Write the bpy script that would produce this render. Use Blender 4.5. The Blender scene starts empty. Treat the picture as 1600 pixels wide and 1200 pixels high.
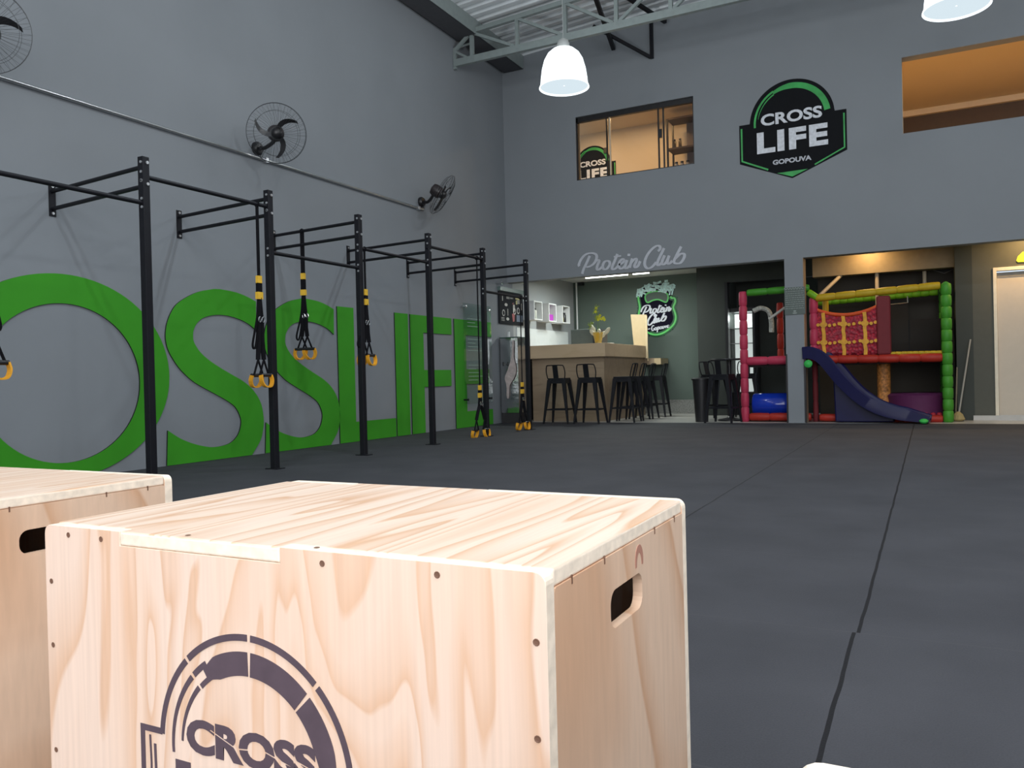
import bpy, bmesh, math, random
from mathutils import Vector, Matrix
random.seed(7)
S = bpy.context.scene
COL = S.collection
PI = math.pi

# ------------------------------------------------------------------ camera, world, daylight, exposure
D = 12.82                       # y of the far wall face
cam_data = bpy.data.cameras.new('camera'); cam = bpy.data.objects.new('camera', cam_data); COL.objects.link(cam)
cam_data.sensor_width = 36.0; cam_data.sensor_fit = 'HORIZONTAL'; cam_data.lens = 1264.8 / 1600 * 36
cam_data.clip_start = 0.02; cam_data.clip_end = 200
R = Vector((0.88860801, 0.45802615, -0.02424584)); U = Vector((0.01818569, 0.01763679, 0.99967906)); W = Vector((-0.45830677, 0.88876374, -0.00734267))
m = Matrix.Identity(4)
for i in range(3):
    m[i][0] = R[i]; m[i][1] = U[i]; m[i][2] = -W[i]
m[0][3], m[1][3], m[2][3] = 6.6585, 0.0, 0.78
cam.matrix_world = m
S.camera = cam

world = bpy.data.worlds.new('world'); S.world = world; world.use_nodes = True
world.node_tree.nodes['Background'].inputs[0].default_value = (0.75, 0.87, 1.0, 1)
world.node_tree.nodes['Background'].inputs[1].default_value = 1.2

def light(name, kind, loc, energy, color=(1, 1, 1), rot=(0, 0, 0), size=0.1, size_y=None, parent=None, spot=None):
    d = bpy.data.lights.new(name, kind); d.energy = energy; d.color = color
    if kind == 'AREA':
        d.size = size
        if size_y: d.shape = 'RECTANGLE'; d.size_y = size_y
    else:
        d.shadow_soft_size = size
    if spot: d.spot_size = spot; d.spot_blend = 0.6
    o = bpy.data.objects.new(name, d); COL.objects.link(o); o.location = loc; o.rotation_euler = rot
    if parent: o.parent = parent
    return o
# daylight falling in through the open street gate behind the camera
light('gate_daylight', 'AREA', (8.4, -3.35, 2.5), 360, (1.0, 0.97, 0.95), (math.radians(83), 0, 0), 8.4, 4.0)

# added fill light under the solid roof, brightening box tops and near floor
light('overhead_fill', 'AREA', (9.2, -1.3, 6.3), 420, (0.97, 0.98, 1.0), (0, math.radians(18), 0), 5.0, 3.0)

S.view_settings.view_transform = 'Standard'; S.view_settings.look = 'None'
S.view_settings.gamma = 1; S.view_settings.use_curve_mapping = False
S.view_settings.exposure = 0.0

# ------------------------------------------------------------------ materials
MATS = {}
def mat(name, col, rough=0.5, metal=0.0, var=0.06, scale=14.0, emit=None, es=0.0, spec=None, bump=0.0, coat=0.0):
    if name in MATS: return MATS[name]
    M = bpy.data.materials.new(name); M.use_nodes = True
    nt = M.node_tree; b = nt.nodes['Principled BSDF']
    b.inputs['Roughness'].default_value = rough; b.inputs['Metallic'].default_value = metal
    if coat: b.inputs['Coat Weight'].default_value = coat
    if spec is not None: b.inputs['Specular IOR Level'].default_value = spec
    tc = nt.nodes.new('ShaderNodeTexCoord'); n = nt.nodes.new('ShaderNodeTexNoise')
    n.inputs['Scale'].default_value = scale; n.inputs['Detail'].default_value = 4
    nt.links.new(tc.outputs['Object'], n.inputs['Vector'])
    r = nt.nodes.new('ShaderNodeValToRGB')
    a = [max(0, c * (1 - var)) for c in col]; z = [min(1, c * (1 + var)) for c in col]
    r.color_ramp.elements[0].color = (*a, 1); r.color_ramp.elements[1].color = (*z, 1)
    r.color_ramp.elements[0].position = 0.3; r.color_ramp.elements[1].position = 0.7
    nt.links.new(n.outputs['Fac'], r.inputs['Fac']); nt.links.new(r.outputs['Color'], b.inputs['Base Color'])
    if bump:
        bp = nt.nodes.new('ShaderNodeBump'); bp.inputs['Strength'].default_value = bump; bp.inputs['Distance'].default_value = 0.01
        nt.links.new(n.outputs['Fac'], bp.inputs['Height']); nt.links.new(bp.outputs['Normal'], b.inputs['Normal'])
    if emit:
        b.inputs['Emission Color'].default_value = (*emit, 1); b.inputs['Emission Strength'].default_value = es
    MATS[name] = M
    return M

def wood(name, light_c, dark_c, grain='z', rings=9.0, contrast=1.0, seed=0.0, rough=0.45, sc=3.0):
    """plywood veneer: contour-like growth rings stretched along the grain"""
    M = bpy.data.materials.new(name); M.use_nodes = True; nt = M.node_tree; b = nt.nodes['Principled BSDF']
    b.inputs['Roughness'].default_value = rough
    tc = nt.nodes.new('ShaderNodeTexCoord'); mp = nt.nodes.new('ShaderNodeMapping')
    s = {'z': (1, 1, 0.24), 'y': (1, 0.07, 1), 'x': (0.14, 1, 1), 'd': (1, 0.7, 0.45)}[grain]
    mp.inputs['Scale'].default_value = s; mp.inputs['Location'].default_value = (seed, seed * 1.7, seed * 0.3)
    if grain == 'd': mp.inputs['Rotation'].default_value = (0.5, 0, 0)
    nt.links.new(tc.outputs['Object'], mp.inputs['Vector'])
    n = nt.nodes.new('ShaderNodeTexNoise'); n.inputs['Scale'].default_value = sc; n.inputs['Detail'].default_value = 2.5; n.inputs['Roughness'].default_value = 0.42; n.inputs['Distortion'].default_value = 0.25 if grain == 'y' else 0.6
    nt.links.new(mp.outputs['Vector'], n.inputs['Vector'])
    mu = nt.nodes.new('ShaderNodeMath'); mu.operation = 'MULTIPLY'; mu.inputs[1].default_value = rings
    nt.links.new(n.outputs['Fac'], mu.inputs[0])
    f = nt.nodes.new('ShaderNodeMath'); f.operation = 'FRACT'; nt.links.new(mu.outputs[0], f.inputs[0])
    r = nt.nodes.new('ShaderNodeValToRGB')
    mid = tuple(l * (1 - .5 * contrast) + d * .5 * contrast for l, d in zip(light_c, dark_c))
    dk = tuple(l * (1 - contrast) + d * contrast for l, d in zip(light_c, dark_c))
    e = r.color_ramp.elements
    e[0].position = 0.0; e[0].color = (*light_c, 1); e[1].position = 1.0; e[1].color = (*light_c, 1)
    x = e.new(0.35); x.color = (*light_c, 1)
    x = e.new(0.75); x.color = (*mid, 1)
    x = e.new(0.93); x.color = (*dk, 1)
    nt.links.new(f.outputs[0], r.inputs['Fac'])
    # fine fibres
    mp2 = nt.nodes.new('ShaderNodeMapping')
    s2 = {'z': (160, 160, 4), 'y': (160, 4, 160), 'x': (4, 160, 160), 'd': (90, 90, 12)}[grain]
    mp2.inputs['Scale'].default_value = s2
    nt.links.new(tc.outputs['Object'], mp2.inputs['Vector'])
    n2 = nt.nodes.new('ShaderNodeTexNoise'); n2.inputs['Scale'].default_value = 1.0; n2.inputs['Detail'].default_value = 2
    nt.links.new(mp2.outputs['Vector'], n2.inputs['Vector'])
    # soft patches
    n3 = nt.nodes.new('ShaderNodeTexNoise'); n3.inputs['Scale'].default_value = 5.0
    nt.links.new(mp.outputs['Vector'], n3.inputs['Vector'])
    mx = nt.nodes.new('ShaderNodeMix'); mx.data_type = 'RGBA'; mx.blend_type = 'MULTIPLY'; mx.inputs[0].default_value = 0.22
    nt.links.new(r.outputs['Color'], mx.inputs[6]); nt.links.new(n2.outputs['Fac'], mx.inputs[7])
    mx2 = nt.nodes.new('ShaderNodeMix'); mx2.data_type = 'RGBA'; mx2.blend_type = 'MIX'
    r3 = nt.nodes.new('ShaderNodeMapRange'); r3.inputs[1].default_value = 0.45; r3.inputs[2].default_value = 0.75; r3.inputs[4].default_value = 0.55 * contrast
    nt.links.new(n3.outputs['Fac'], r3.inputs[0]); nt.links.new(r3.outputs[0], mx2.inputs[0])
    nt.links.new(mx.outputs[2], mx2.inputs[6]); mx2.inputs[7].default_value = (*dk, 1)
    nt.links.new(mx2.outputs[2], b.inputs['Base Color'])
    MATS[name] = M
    return M

def clear_mat(name, tint=(0.90, 0.96, 0.94), alpha=0.05, rough=0.04):
    M = bpy.data.materials.new(name); M.use_nodes = True; nt = M.node_tree
    out = nt.nodes['Material Output']; nt.nodes.remove(nt.nodes['Principled BSDF'])
    tr = nt.nodes.new('ShaderNodeBsdfTransparent'); tr.inputs[0].default_value = (*tint, 1)
    gl = nt.nodes.new('ShaderNodeBsdfGlossy'); gl.inputs['Roughness'].default_value = rough
    fr = nt.nodes.new('ShaderNodeFresnel'); fr.inputs[0].default_value = 1.45
    ad = nt.nodes.new('ShaderNodeMath'); ad.operation = 'ADD'; ad.inputs[1].default_value = alpha; ad.use_clamp = True
    ge = nt.nodes.new('ShaderNodeNewGeometry'); iv = nt.nodes.new('ShaderNodeMath'); iv.operation = 'SUBTRACT'; iv.inputs[0].default_value = 1.0
    nt.links.new(ge.outputs['Backfacing'], iv.inputs[1]); ml = nt.nodes.new('ShaderNodeMath'); ml.operation = 'MULTIPLY'
    nt.links.new(fr.outputs[0], ml.inputs[0]); nt.links.new(iv.outputs[0], ml.inputs[1])
    nt.links.new(ml.outputs[0], ad.inputs[0])
    mx = nt.nodes.new('ShaderNodeMixShader'); nt.links.new(ad.outputs[0], mx.inputs[0]); nt.links.new(tr.outputs[0], mx.inputs[1]); nt.links.new(gl.outputs[0], mx.inputs[2])
    nt.links.new(mx.outputs[0], out.inputs['Surface'])
    MATS[name] = M; return M

def rubber_floor():
    M = bpy.data.materials.new('rubber_floor'); M.use_nodes = True; nt = M.node_tree; b = nt.nodes['Principled BSDF']
    b.inputs['Roughness'].default_value = 0.8; b.inputs['Specular IOR Level'].default_value = 0.28
    tc = nt.nodes.new('ShaderNodeTexCoord'); sep = nt.nodes.new('ShaderNodeSeparateXYZ'); nt.links.new(tc.outputs['Object'], sep.inputs[0])
    def math_(op, a, bv=None, c=None):
        n = nt.nodes.new('ShaderNodeMath'); n.operation = op
        for i, v in enumerate((a, bv, c)):
            if v is None: continue
            if isinstance(v, (int, float)): n.inputs[i].default_value = v
            else: nt.links.new(v, n.inputs[i])
        return n.outputs[0]
    nz = nt.nodes.new('ShaderNodeTexNoise'); nz.inputs['Scale'].default_value = 3; nt.links.new(tc.outputs['Object'], nz.inputs['Vector'])
    wob = math_('MULTIPLY', math_('SUBTRACT', nz.outputs['Fac'], 0.5), 0.012)
    row = math_('FLOOR', math_('ADD', sep.outputs[1], 8 - 2.59 % 2))
    # long seams one metre apart; the dark open one is at x = 6.46, a tighter one at 5.46
    xs = math_('ADD', math_('ADD', sep.outputs[0], wob), math_('MULTIPLY', math_('GREATER_THAN', sep.outputs[1], 2.59), -0.012))
    def seam(x0, w):
        return math_('LESS_THAN', math_('ABSOLUTE', math_('SUBTRACT', xs, x0)), w)
    dark = math_('MAXIMUM', seam(6.447, 0.0055), math_('MULTIPLY', seam(5.457, 0.006), 0.7))
    fx = math_('ABSOLUTE', math_('SUBTRACT', math_('FRACT', math_('ADD', xs, 10.0 - 0.447 + 0.5)), 0.5))
    fy = math_('ABSOLUTE', math_('SUBTRACT', math_('FRACT', math_('ADD', math_('ADD', sep.outputs[1], wob), 10.0 - 0.59 + 0.5)), 0.5))
    fine = math_('MULTIPLY', math_('LESS_THAN', math_('MINIMUM', fx, fy), 0.0035), 0.6)
    n1 = nt.nodes.new('ShaderNodeTexNoise'); n1.inputs['Scale'].default_value = 2.2; n1.inputs['Detail'].default_value = 6; nt.links.new(tc.outputs['Object'], n1.inputs['Vector'])
    n2 = nt.nodes.new('ShaderNodeTexNoise'); n2.inputs['Scale'].default_value = 220; n2.inputs['Detail'].default_value = 2; nt.links.new(tc.outputs['Object'], n2.inputs['Vector'])
    r = nt.nodes.new('ShaderNodeValToRGB'); e = r.color_ramp.elements
    e[0].position = .3; e[0].color = (0.034, 0.035, 0.041, 1); e[1].position = .72; e[1].color = (0.058, 0.059, 0.068, 1)
    nt.links.new(math_('ADD', math_('MULTIPLY', n1.outputs['Fac'], .6), math_('MULTIPLY', n2.outputs['Fac'], .4)), r.inputs['Fac'])
    mx = nt.nodes.new('ShaderNodeMix'); mx.data_type = 'RGBA'; nt.links.new(fine, mx.inputs[0]); nt.links.new(r.outputs['Color'], mx.inputs[6]); mx.inputs[7].default_value = (0.06, 0.06, 0.065, 1)
    mx2 = nt.nodes.new('ShaderNodeMix'); mx2.data_type = 'RGBA'; nt.links.new(dark, mx2.inputs[0]); nt.links.new(mx.outputs[2], mx2.inputs[6]); mx2.inputs[7].default_value = (0.006, 0.006, 0.008, 1)
    nt.links.new(mx2.outputs[2], b.inputs['Base Color'])
    bp = nt.nodes.new('ShaderNodeBump'); bp.inputs['Strength'].default_value = .35; bp.inputs['Distance'].default_value = .003
    nt.links.new(n2.outputs['Fac'], bp.inputs['Height']); nt.links.new(bp.outputs['Normal'], b.inputs['Normal'])
    MATS['rubber_floor'] = M; return M

m_wall = mat('grey_wall_paint', (0.225, 0.245, 0.265), 0.75, var=0.03, scale=1.2)
m_green = mat('green_board', (0.034, 0.29, 0.006), 0.75, var=0.05, scale=3)
m_edge = mat('black_board_edge', (0.012, 0.015, 0.012), 0.6)
m_black = mat('black_powder_steel', (0.009, 0.0095, 0.013), 0.5, spec=.25, var=0.1)
m_blackp = mat('black_plastic', (0.012, 0.012, 0.014), 0.38)
m_strap = mat('black_webbing', (0.008, 0.008, 0.010), 0.9, spec=.1)
m_yel = mat('yellow_rubber', (0.78, 0.36, 0.02), 0.5, var=.1)
m_yelp = mat('pale_yellow_tab', (0.80, 0.48, 0.04), 0.5, var=.1)
m_chrome = mat('chrome', (0.75, 0.76, 0.78), 0.22, 1.0)
m_bolt = mat('zinc_bolt', (0.62, 0.63, 0.65), 0.35, 0.8)
m_truss = mat('grey_green_truss_paint', (0.23, 0.27, 0.265), 0.55)
m_roof = mat('galvanised_roof_sheet', (0.74, 0.78, 0.80), 0.5, 0.1, scale=4)
m_beam = mat('steel_gutter_paint', (0.20, 0.205, 0.22), 0.6)
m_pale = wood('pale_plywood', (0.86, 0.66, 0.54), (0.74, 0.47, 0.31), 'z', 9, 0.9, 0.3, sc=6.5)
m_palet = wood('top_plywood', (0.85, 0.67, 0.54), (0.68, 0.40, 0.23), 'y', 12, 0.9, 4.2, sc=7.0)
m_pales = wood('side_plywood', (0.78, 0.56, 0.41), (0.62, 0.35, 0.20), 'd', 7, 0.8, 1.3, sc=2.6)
m_ply = mat('plywood_edge', (0.88, 0.76, 0.62), 0.5, var=.12, scale=60)
m_stencil = mat('purple_black_stencil_paint', (0.085, 0.058, 0.075), 0.6, var=.12, scale=40)
m_hole = mat('dark_screw_hole', (0.16, 0.08, 0.05), 0.6)
m_dark = mat('dark_interior', (0.01, 0.008, 0.008), 0.9)
m_barwood = wood('counter_laminate', (0.36, 0.27, 0.18), (0.25, 0.18, 0.12), 'x', 5, 0.5, 2.0)
m_barband = wood('counter_band_laminate', (0.60, 0.45, 0.29), (0.50, 0.36, 0.22), 'x', 5, 0.45, 5.0)
m_mdf = mat('pale_yellow_wood_board', (0.50, 0.39, 0.23), 0.5, var=.04)
m_barwallg = mat('green_grey_wall_paint', (0.10, 0.135, 0.115), 0.7, var=.03, scale=1)
m_darkg = mat('dark_green_shaded_wall', (0.040, 0.048, 0.042), 0.75, var=.05, scale=2)  # darkness of the bar side wall is shade put into the colour
m_brown = mat('dark_brown_wall_paint', (0.050, 0.042, 0.032), 0.75, var=.06, scale=2)
m_white = mat('white_paint', (0.72, 0.74, 0.74), 0.6, var=.02)
m_whiteg = mat('white_gloss', (0.78, 0.82, 0.82), 0.15, var=.02)
m_lightf = mat('light_stone_floor', (0.46, 0.45, 0.42), 0.3, var=.08, scale=8)
m_gran = mat('grey_granite', (0.23, 0.235, 0.22), 0.4, var=.35, scale=45)
m_beige = mat('beige_room_paint', (0.55, 0.45, 0.32), 0.7, var=.02, scale=1)
m_dbrown = mat('dark_brown_timber', (0.045, 0.025, 0.015), 0.6)
m_ltext = mat('pale_grey_letters', (0.50, 0.52, 0.57), 0.6)
m_wtext = mat('white_letters', (0.66, 0.69, 0.74), 0.6, var=.14, scale=25)
m_logoblk = mat('emblem_black', (0.010, 0.011, 0.013), 0.85, spec=.12)
m_logogrn = mat('emblem_green', (0.035, 0.36, 0.08), 0.5, var=.25, scale=5)
m_logodgrn = mat('emblem_dark_green', (0.01, 0.10, 0.03), 0.5)
m_logoltg = mat('emblem_light_green', (0.12, 0.62, 0.14), 0.5)
m_splash = mat('pale_mint_splash', (0.55, 0.80, 0.76), 0.6, var=.3, scale=22)
m_steel = mat('brushed_stainless', (0.55, 0.56, 0.57), 0.16, 1.0, var=.08, scale=5, bump=1.0)
m_clear = clear_mat('clear_acrylic')
m_glass = clear_mat('window_glass', (0.97, 0.97, 0.97), 0.0, 0.0)
m_rfloor = rubber_floor()

# ------------------------------------------------------------------ geometry helpers
def BM(): return bmesh.new()
def add_box(bm, x0, x1, y0, y1, z0, z1, M=None, mi=0):
    vs = [Vector((x, y, z)) for x in (x0, x1) for y in (y0, y1) for z in (z0, z1)]
    if M is not None: vs = [M @ v for v in vs]
    v = [bm.verts.new(p) for p in vs]
    for f in ((0, 1, 3, 2), (4, 6, 7, 5), (0, 4, 5, 1), (2, 3, 7, 6), (0, 2, 6, 4), (1, 5, 7, 3)):
        fc = bm.faces.new([v[i] for i in f]); fc.material_index = mi
    return v
def frame_of(d):
    d = Vector(d).normalized(); a = Vector((0, 0, 1)) if abs(d.z) < .95 else Vector((1, 0, 0))
    x = d.cross(a).normalized(); y = d.cross(x).normalized(); return x, y, d
def add_tube(bm, pts, r, n=8, closed=False, flat=None):
    pts = [Vector(p) for p in pts]; N = len(pts); rings = []
    rr = r if isinstance(r, (list, tuple)) else [r] * N
    prev = None
    for i, p in enumerate(pts):
        if closed: t = pts[(i + 1) % N] - pts[i - 1]
        else: t = pts[min(i + 1, N - 1)] - pts[max(i - 1, 0)]
        t.normalize()
        if prev is None: x, y, _ = frame_of(t)
        else:
            x = prev - t * prev.dot(t)
            if x.length < 1e-6: x, y, _ = frame_of(t)
            x.normalize(); y = t.cross(x).normalized()
        prev = x
        a, b = (rr[i], rr[i]) if flat is None else (flat[0], flat[1])
        rings.append([bm.verts.new(p + x * a * math.cos(2 * PI * k / n) + y * b * math.sin(2 * PI * k / n)) for k in range(n)])
    for i in range(N if closed else N - 1):
        A, B = rings[i], rings[(i + 1) % N]
        for k in range(n):
            bm.faces.new([A[k], A[(k + 1) % n], B[(k + 1) % n], B[k]])
    if not closed:
        bm.faces.new(rings[0][::-1]); bm.faces.new(rings[-1])
def add_strap(bm, pts, w, t, side):
    """flat band: width w along 'side', thickness t"""
    pts = [Vector(p) for p in pts]; side = Vector(side).normalized(); rings = []
    for i, p in enumerate(pts):
        d = (pts[min(i + 1, len(pts) - 1)] - pts[max(i - 1, 0)]).normalized()
        s = (side - d * side.dot(d)).normalized(); nrm = d.cross(s)
        rings.append([bm.verts.new(p + s * w / 2 * a + nrm * t / 2 * b) for a, b in ((1, 1), (-1, 1), (-1, -1), (1, -1))])
    for A, B in zip(rings, rings[1:]):
        for k in range(4): bm.faces.new([A[k], A[(k + 1) % 4], B[(k + 1) % 4], B[k]])
    bm.faces.new(rings[0][::-1]); bm.faces.new(rings[-1])
def add_lathe(bm, prof, origin=(0, 0, 0), n=24, axis=(0, 0, 1), cap=True):
    o = Vector(origin); x, y, d = frame_of(axis)
    rings = [[bm.verts.new(o + d * h + (x * math.cos(2 * PI * k / n) + y * math.sin(2 * PI * k / n)) * r) for k in range(n)] for r, h in prof]
    for A, B in zip(rings, rings[1:]):
        for k in range(n): bm.faces.new([A[k], A[(k + 1) % n], B[(k + 1) % n], B[k]])
    if cap:
        if prof[0][0] > 1e-4: bm.faces.new(rings[0][::-1])
        if prof[-1][0] > 1e-4: bm.faces.new(rings[-1])
def cyl(bm, p0, p1, r, n=12, r2=None): add_tube(bm, [p0, p1], [r, r if r2 is None else r2], n)
def sq_bar(bm, p0, p1, w, h=None):
    """square tube between two points"""
    h = h or w; p0 = Vector(p0); p1 = Vector(p1); d = (p1 - p0).normalized()
    up = Vector((0, 0, 1)) if abs(d.z) < .9 else Vector((1, 0, 0))
    s = d.cross(up).normalized(); u = s.cross(d).normalized()
    A = [bm.verts.new(p0 + s * w / 2 * a + u * h / 2 * b) for a, b in ((1, 1), (-1, 1), (-1, -1), (1, -1))]
    B = [bm.verts.new(p1 + s * w / 2 * a + u * h / 2 * b) for a, b in ((1, 1), (-1, 1), (-1, -1), (1, -1))]
    for k in range(4): bm.faces.new([A[k], A[(k + 1) % 4], B[(k + 1) % 4], B[k]])
    bm.faces.new(A[::-1]); bm.faces.new(B)
def add_plate(bm, outer, T, t, holes=(), mi_side=0, mi=0):
    """flat board: polygon with holes in (u,v), lifted by T(u,v,w) from w=0 to w=t"""
    loops = [list(outer)] + [list(h) for h in holes]
    tmp = bmesh.new(); edges = []
    for lp in loops:
        vs = [tmp.verts.new((p[0], p[1], 0)) for p in lp]
        for i in range(len(vs)): edges.append(tmp.edges.new((vs[i], vs[(i + 1) % len(vs)])))
    bmesh.ops.triangle_fill(tmp, edges=edges, use_beauty=True, use_dissolve=False)
    tmp.verts.index_update()
    for w in (t, 0.0):
        vv = [bm.verts.new(T(v.co.x, v.co.y, w)) for v in tmp.verts]
        for f in tmp.faces:
            idx = [v.index for v in f.verts]
            if w == 0.0: idx = idx[::-1]
            fc = bm.faces.new([vv[i] for i in idx]); fc.material_index = mi
        if w == t: top = vv
        else: bot = vv
    k = 0
    for lp in loops:
        n = len(lp)
        for i in range(n):
            a, b = k + i, k + (i + 1) % n
            f = bm.faces.new([top[a], bot[a], bot[b], top[b]]); f.material_index = mi_side
        k += n
    tmp.free()
def smooth_path(pts, closed=False, sub=6):
    P = [Vector((*p, 0)) if len(p) == 2 else Vector(p) for p in pts]; out = []; N = len(P)
    rng = range(N) if closed else range(N - 1)
    for i in rng:
        p0 = P[i - 1] if (closed or i > 0) else P[0] * 2 - P[1]
        p1 = P[i]; p2 = P[(i + 1) % N]; p3 = P[(i + 2) % N] if (closed or i + 2 < N) else P[-1] * 2 - P[-2]
        for k in range(sub):
            t = k / sub
            out.append(0.5 * ((2 * p1) + (p2 - p0) * t + (2 * p0 - 5 * p1 + 4 * p2 - p3) * t * t + (3 * p1 - p0 - 3 * p2 + p3) * t ** 3))
    if not closed: out.append(P[-1])
    return out
RB = 0
def ribbon(bm, pts, width, T, t, taper=None, closed=False):
    """stroke of given width along 2-D points; overlapping strokes sit a hair apart"""
    global RB; RB += 1; off_ = t * .12 * (RB % 9); T0 = T; T = lambda u, v, w: T0(u, v, w + off_ * (w > 0))
    P = [Vector((p[0], p[1])) for p in pts]; N = len(P); L = []
    for i, p in enumerate(P):
        d = (P[(i + 1) % N] - P[i - 1]) if closed else (P[min(i + 1, N - 1)] - P[max(i - 1, 0)])
        if d.length < 1e-9: d = Vector((1, 0))
        d.normalize(); nrm = Vector((-d.y, d.x)); w = width if taper is None else width * taper(i / max(1, N - 1), d)
        L.append((p + nrm * w / 2, p - nrm * w / 2))
    V = [[bm.verts.new(T(q.x, q.y, w)) for w in (t, 0) for q in pr] for pr in L]
    M_ = N if closed else N - 1
    for i in range(M_):
        a, b = V[i], V[(i + 1) % N]
        bm.faces.new([a[0], a[1], b[1], b[0]]); bm.faces.new([a[3], a[2], b[2], b[3]])
        bm.faces.new([a[2], a[0], b[0], b[2]]); bm.faces.new([a[1], a[3], b[3], b[1]])
    if not closed:
        bm.faces.new([V[0][0], V[0][2], V[0][3], V[0][1]]); bm.faces.new([V[-1][1], V[-1][3], V[-1][2], V[-1][0]])
def add_text(bm, s, x0, x1, y0, y1, T, t, bold=0.035, gaps=None, space=1.0):
    """letters fitted into a rectangle; gaps = stencil bridges (fraction heights, strip half width)"""
    cu = bpy.data.curves.new('t', 'FONT'); cu.body = s; cu.offset = bold; cu.resolution_u = 4; cu.space_character = space
    o = bpy.data.objects.new('t', cu); COL.objects.link(o)
    dg = bpy.context.evaluated_depsgraph_get(); me = bpy.data.meshes.new_from_object(o.evaluated_get(dg))
    tmp = bmesh.new(); tmp.from_mesh(me)
    bpy.data.objects.remove(o); bpy.data.curves.remove(cu); bpy.data.meshes.remove(me)
    bmesh.ops.remove_doubles(tmp, verts=tmp.verts, dist=1e-5)
    X = [v.co.x for v in tmp.verts]; Y = [v.co.y for v in tmp.verts]
    ax, bx, ay, by = min(X), max(X), min(Y), max(Y)
    for v in tmp.verts:
        v.co.x = x0 + (v.co.x - ax) / (bx - ax) * (x1 - x0); v.co.y = y0 + (v.co.y - ay) / (by - ay) * (y1 - y0); v.co.z = 0
    for (px, py, nx, ny, hw, xa, xb) in (gaps or []):
        nrm = Vector((nx, ny, 0)).normalized(); c = Vector((px, py, 0))
        for sg in (1, -1):
            g = [f for f in tmp.faces if xa <= f.calc_center_median().x <= xb]
            geom = g + list({e for f in g for e in f.edges}) + list({v for f in g for v in f.verts})
            bmesh.ops.bisect_plane(tmp, geom=geom, plane_co=c + nrm * hw * sg, plane_no=nrm)
        kill = [f for f in tmp.faces if abs((f.calc_center_median() - c).dot(nrm)) < hw and xa <= f.calc_center_median().x <= xb]
        bmesh.ops.delete(tmp, geom=kill, context='FACES')
    r = bmesh.ops.extrude_face_region(tmp, geom=list(tmp.faces))
    for g in r['geom']:
        if isinstance(g, bmesh.types.BMVert): g.co.z = 1.0
    tmp.verts.index_update()
    vv = [bm.verts.new(T(v.co.x, v.co.y, t * v.co.z)) for v in tmp.verts]
    for f in tmp.faces:
        try: bm.faces.new([vv[v.index] for v in f.verts])
        except ValueError: pass
    tmp.free()
def arc(cx, cy, rx, ry, a0, a1, n=24):
    return [(cx + rx * math.cos(math.radians(a0 + (a1 - a0) * i / n)), cy + ry * math.sin(math.radians(a0 + (a1 - a0) * i / n))) for i in range(n + 1)]
def rrect(x0, x1, y0, y1, r, n=5):
    return arc(x1 - r, y1 - r, r, r, 0, 90, n) + arc(x0 + r, y1 - r, r, r, 90, 180, n) + arc(x0 + r, y0 + r, r, r, 180, 270, n) + arc(x1 - r, y0 + r, r, r, 270, 360, n)

def obj(name, bm, mats, parent=None, smooth=False, bevel=0.0, seg=2):
    me = bpy.data.meshes.new(name)
    bmesh.ops.recalc_face_normals(bm, faces=bm.faces)
    bm.to_mesh(me); bm.free()
    for mm in (mats if isinstance(mats, (list, tuple)) else [mats]): me.materials.append(mm)
    if smooth:
        for p in me.polygons: p.use_smooth = True
        me.set_sharp_from_angle(angle=math.radians(40)) if hasattr(me, 'set_sharp_from_angle') else None
    o = bpy.data.objects.new(name, me); COL.objects.link(o)
    if parent: o.parent = parent
    if bevel:
        b = o.modifiers.new('bevel', 'BEVEL'); b.width = bevel; b.segments = seg; b.limit_method = 'ANGLE'; b.angle_limit = math.radians(50)
    return o
def tag(o, label, cat, group=None):
    o['label'] = label; o['category'] = cat
    if group: o['group'] = group
    return o
def thing(name, label, cat, loc=(0, 0, 0), rz=0.0, group=None):
    o = bpy.data.objects.new(name, None); COL.objects.link(o); o.location = loc; o.rotation_euler = (0, 0, rz); o.empty_display_size = .1
    return tag(o, label, cat, group)
def struct(name, bm, m_, **k):
    o = obj(name, bm, m_, **k); o['kind'] = 'structure'; return o
def dup(root, loc, rz=0.0, label=None, group=None, scale=None):
    r = root.copy(); COL.objects.link(r); r.location = loc; r.rotation_euler = (0, 0, rz)
    if scale: r.scale = scale
    if label: r['label'] = label
    if group: r['group'] = group
    for ch in list(root.children):
        c = ch.copy(); COL.objects.link(c); c.parent = r
        for g in list(ch.children):
            d = g.copy(); COL.objects.link(d); d.parent = c
    return r
def box_obj(name, x0, x1, y0, y1, z0, z1, m_, parent=None, **k):
    bm = BM(); add_box(bm, x0, x1, y0, y1, z0, z1); return obj(name, bm, m_, parent, **k)
def sbox(name, x0, x1, y0, y1, z0, z1, m_):
    bm = BM(); add_box(bm, x0, x1, y0, y1, z0, z1); return struct(name, bm, m_)
TF = lambda off=0.0: (lambda u, v, w: Vector((u, D - off - w, v)))          # on the far wall, thickness towards the room
def TY(y): return lambda u, v, w: Vector((u, y - w, v))
TL = lambda u, v, w: Vector((w + 0.0005, u, v))                              # on the left wall

# ------------------------------------------------------------------ the setting
XR, YF, HT = 13.5, -3.6, 7.4
sbox('floor', -0.2, XR, YF, 12.74, -0.12, 0, m_rfloor)
sbox('floor_mezzanine', -0.2, XR, 12.74, 17.2, -0.12, -0.002, m_lightf)
sbox('wall_left', -0.2, 0, YF, 13.02, 0, HT, m_wall)
m_barleft = mat('pale_grey_wall_paint', (0.36, 0.38, 0.39), 0.7, var=.02, scale=1)
sbox('wall_left_bar', -0.2, 0, 13.02, 16.1, 0, 2.78, m_barleft)
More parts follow.
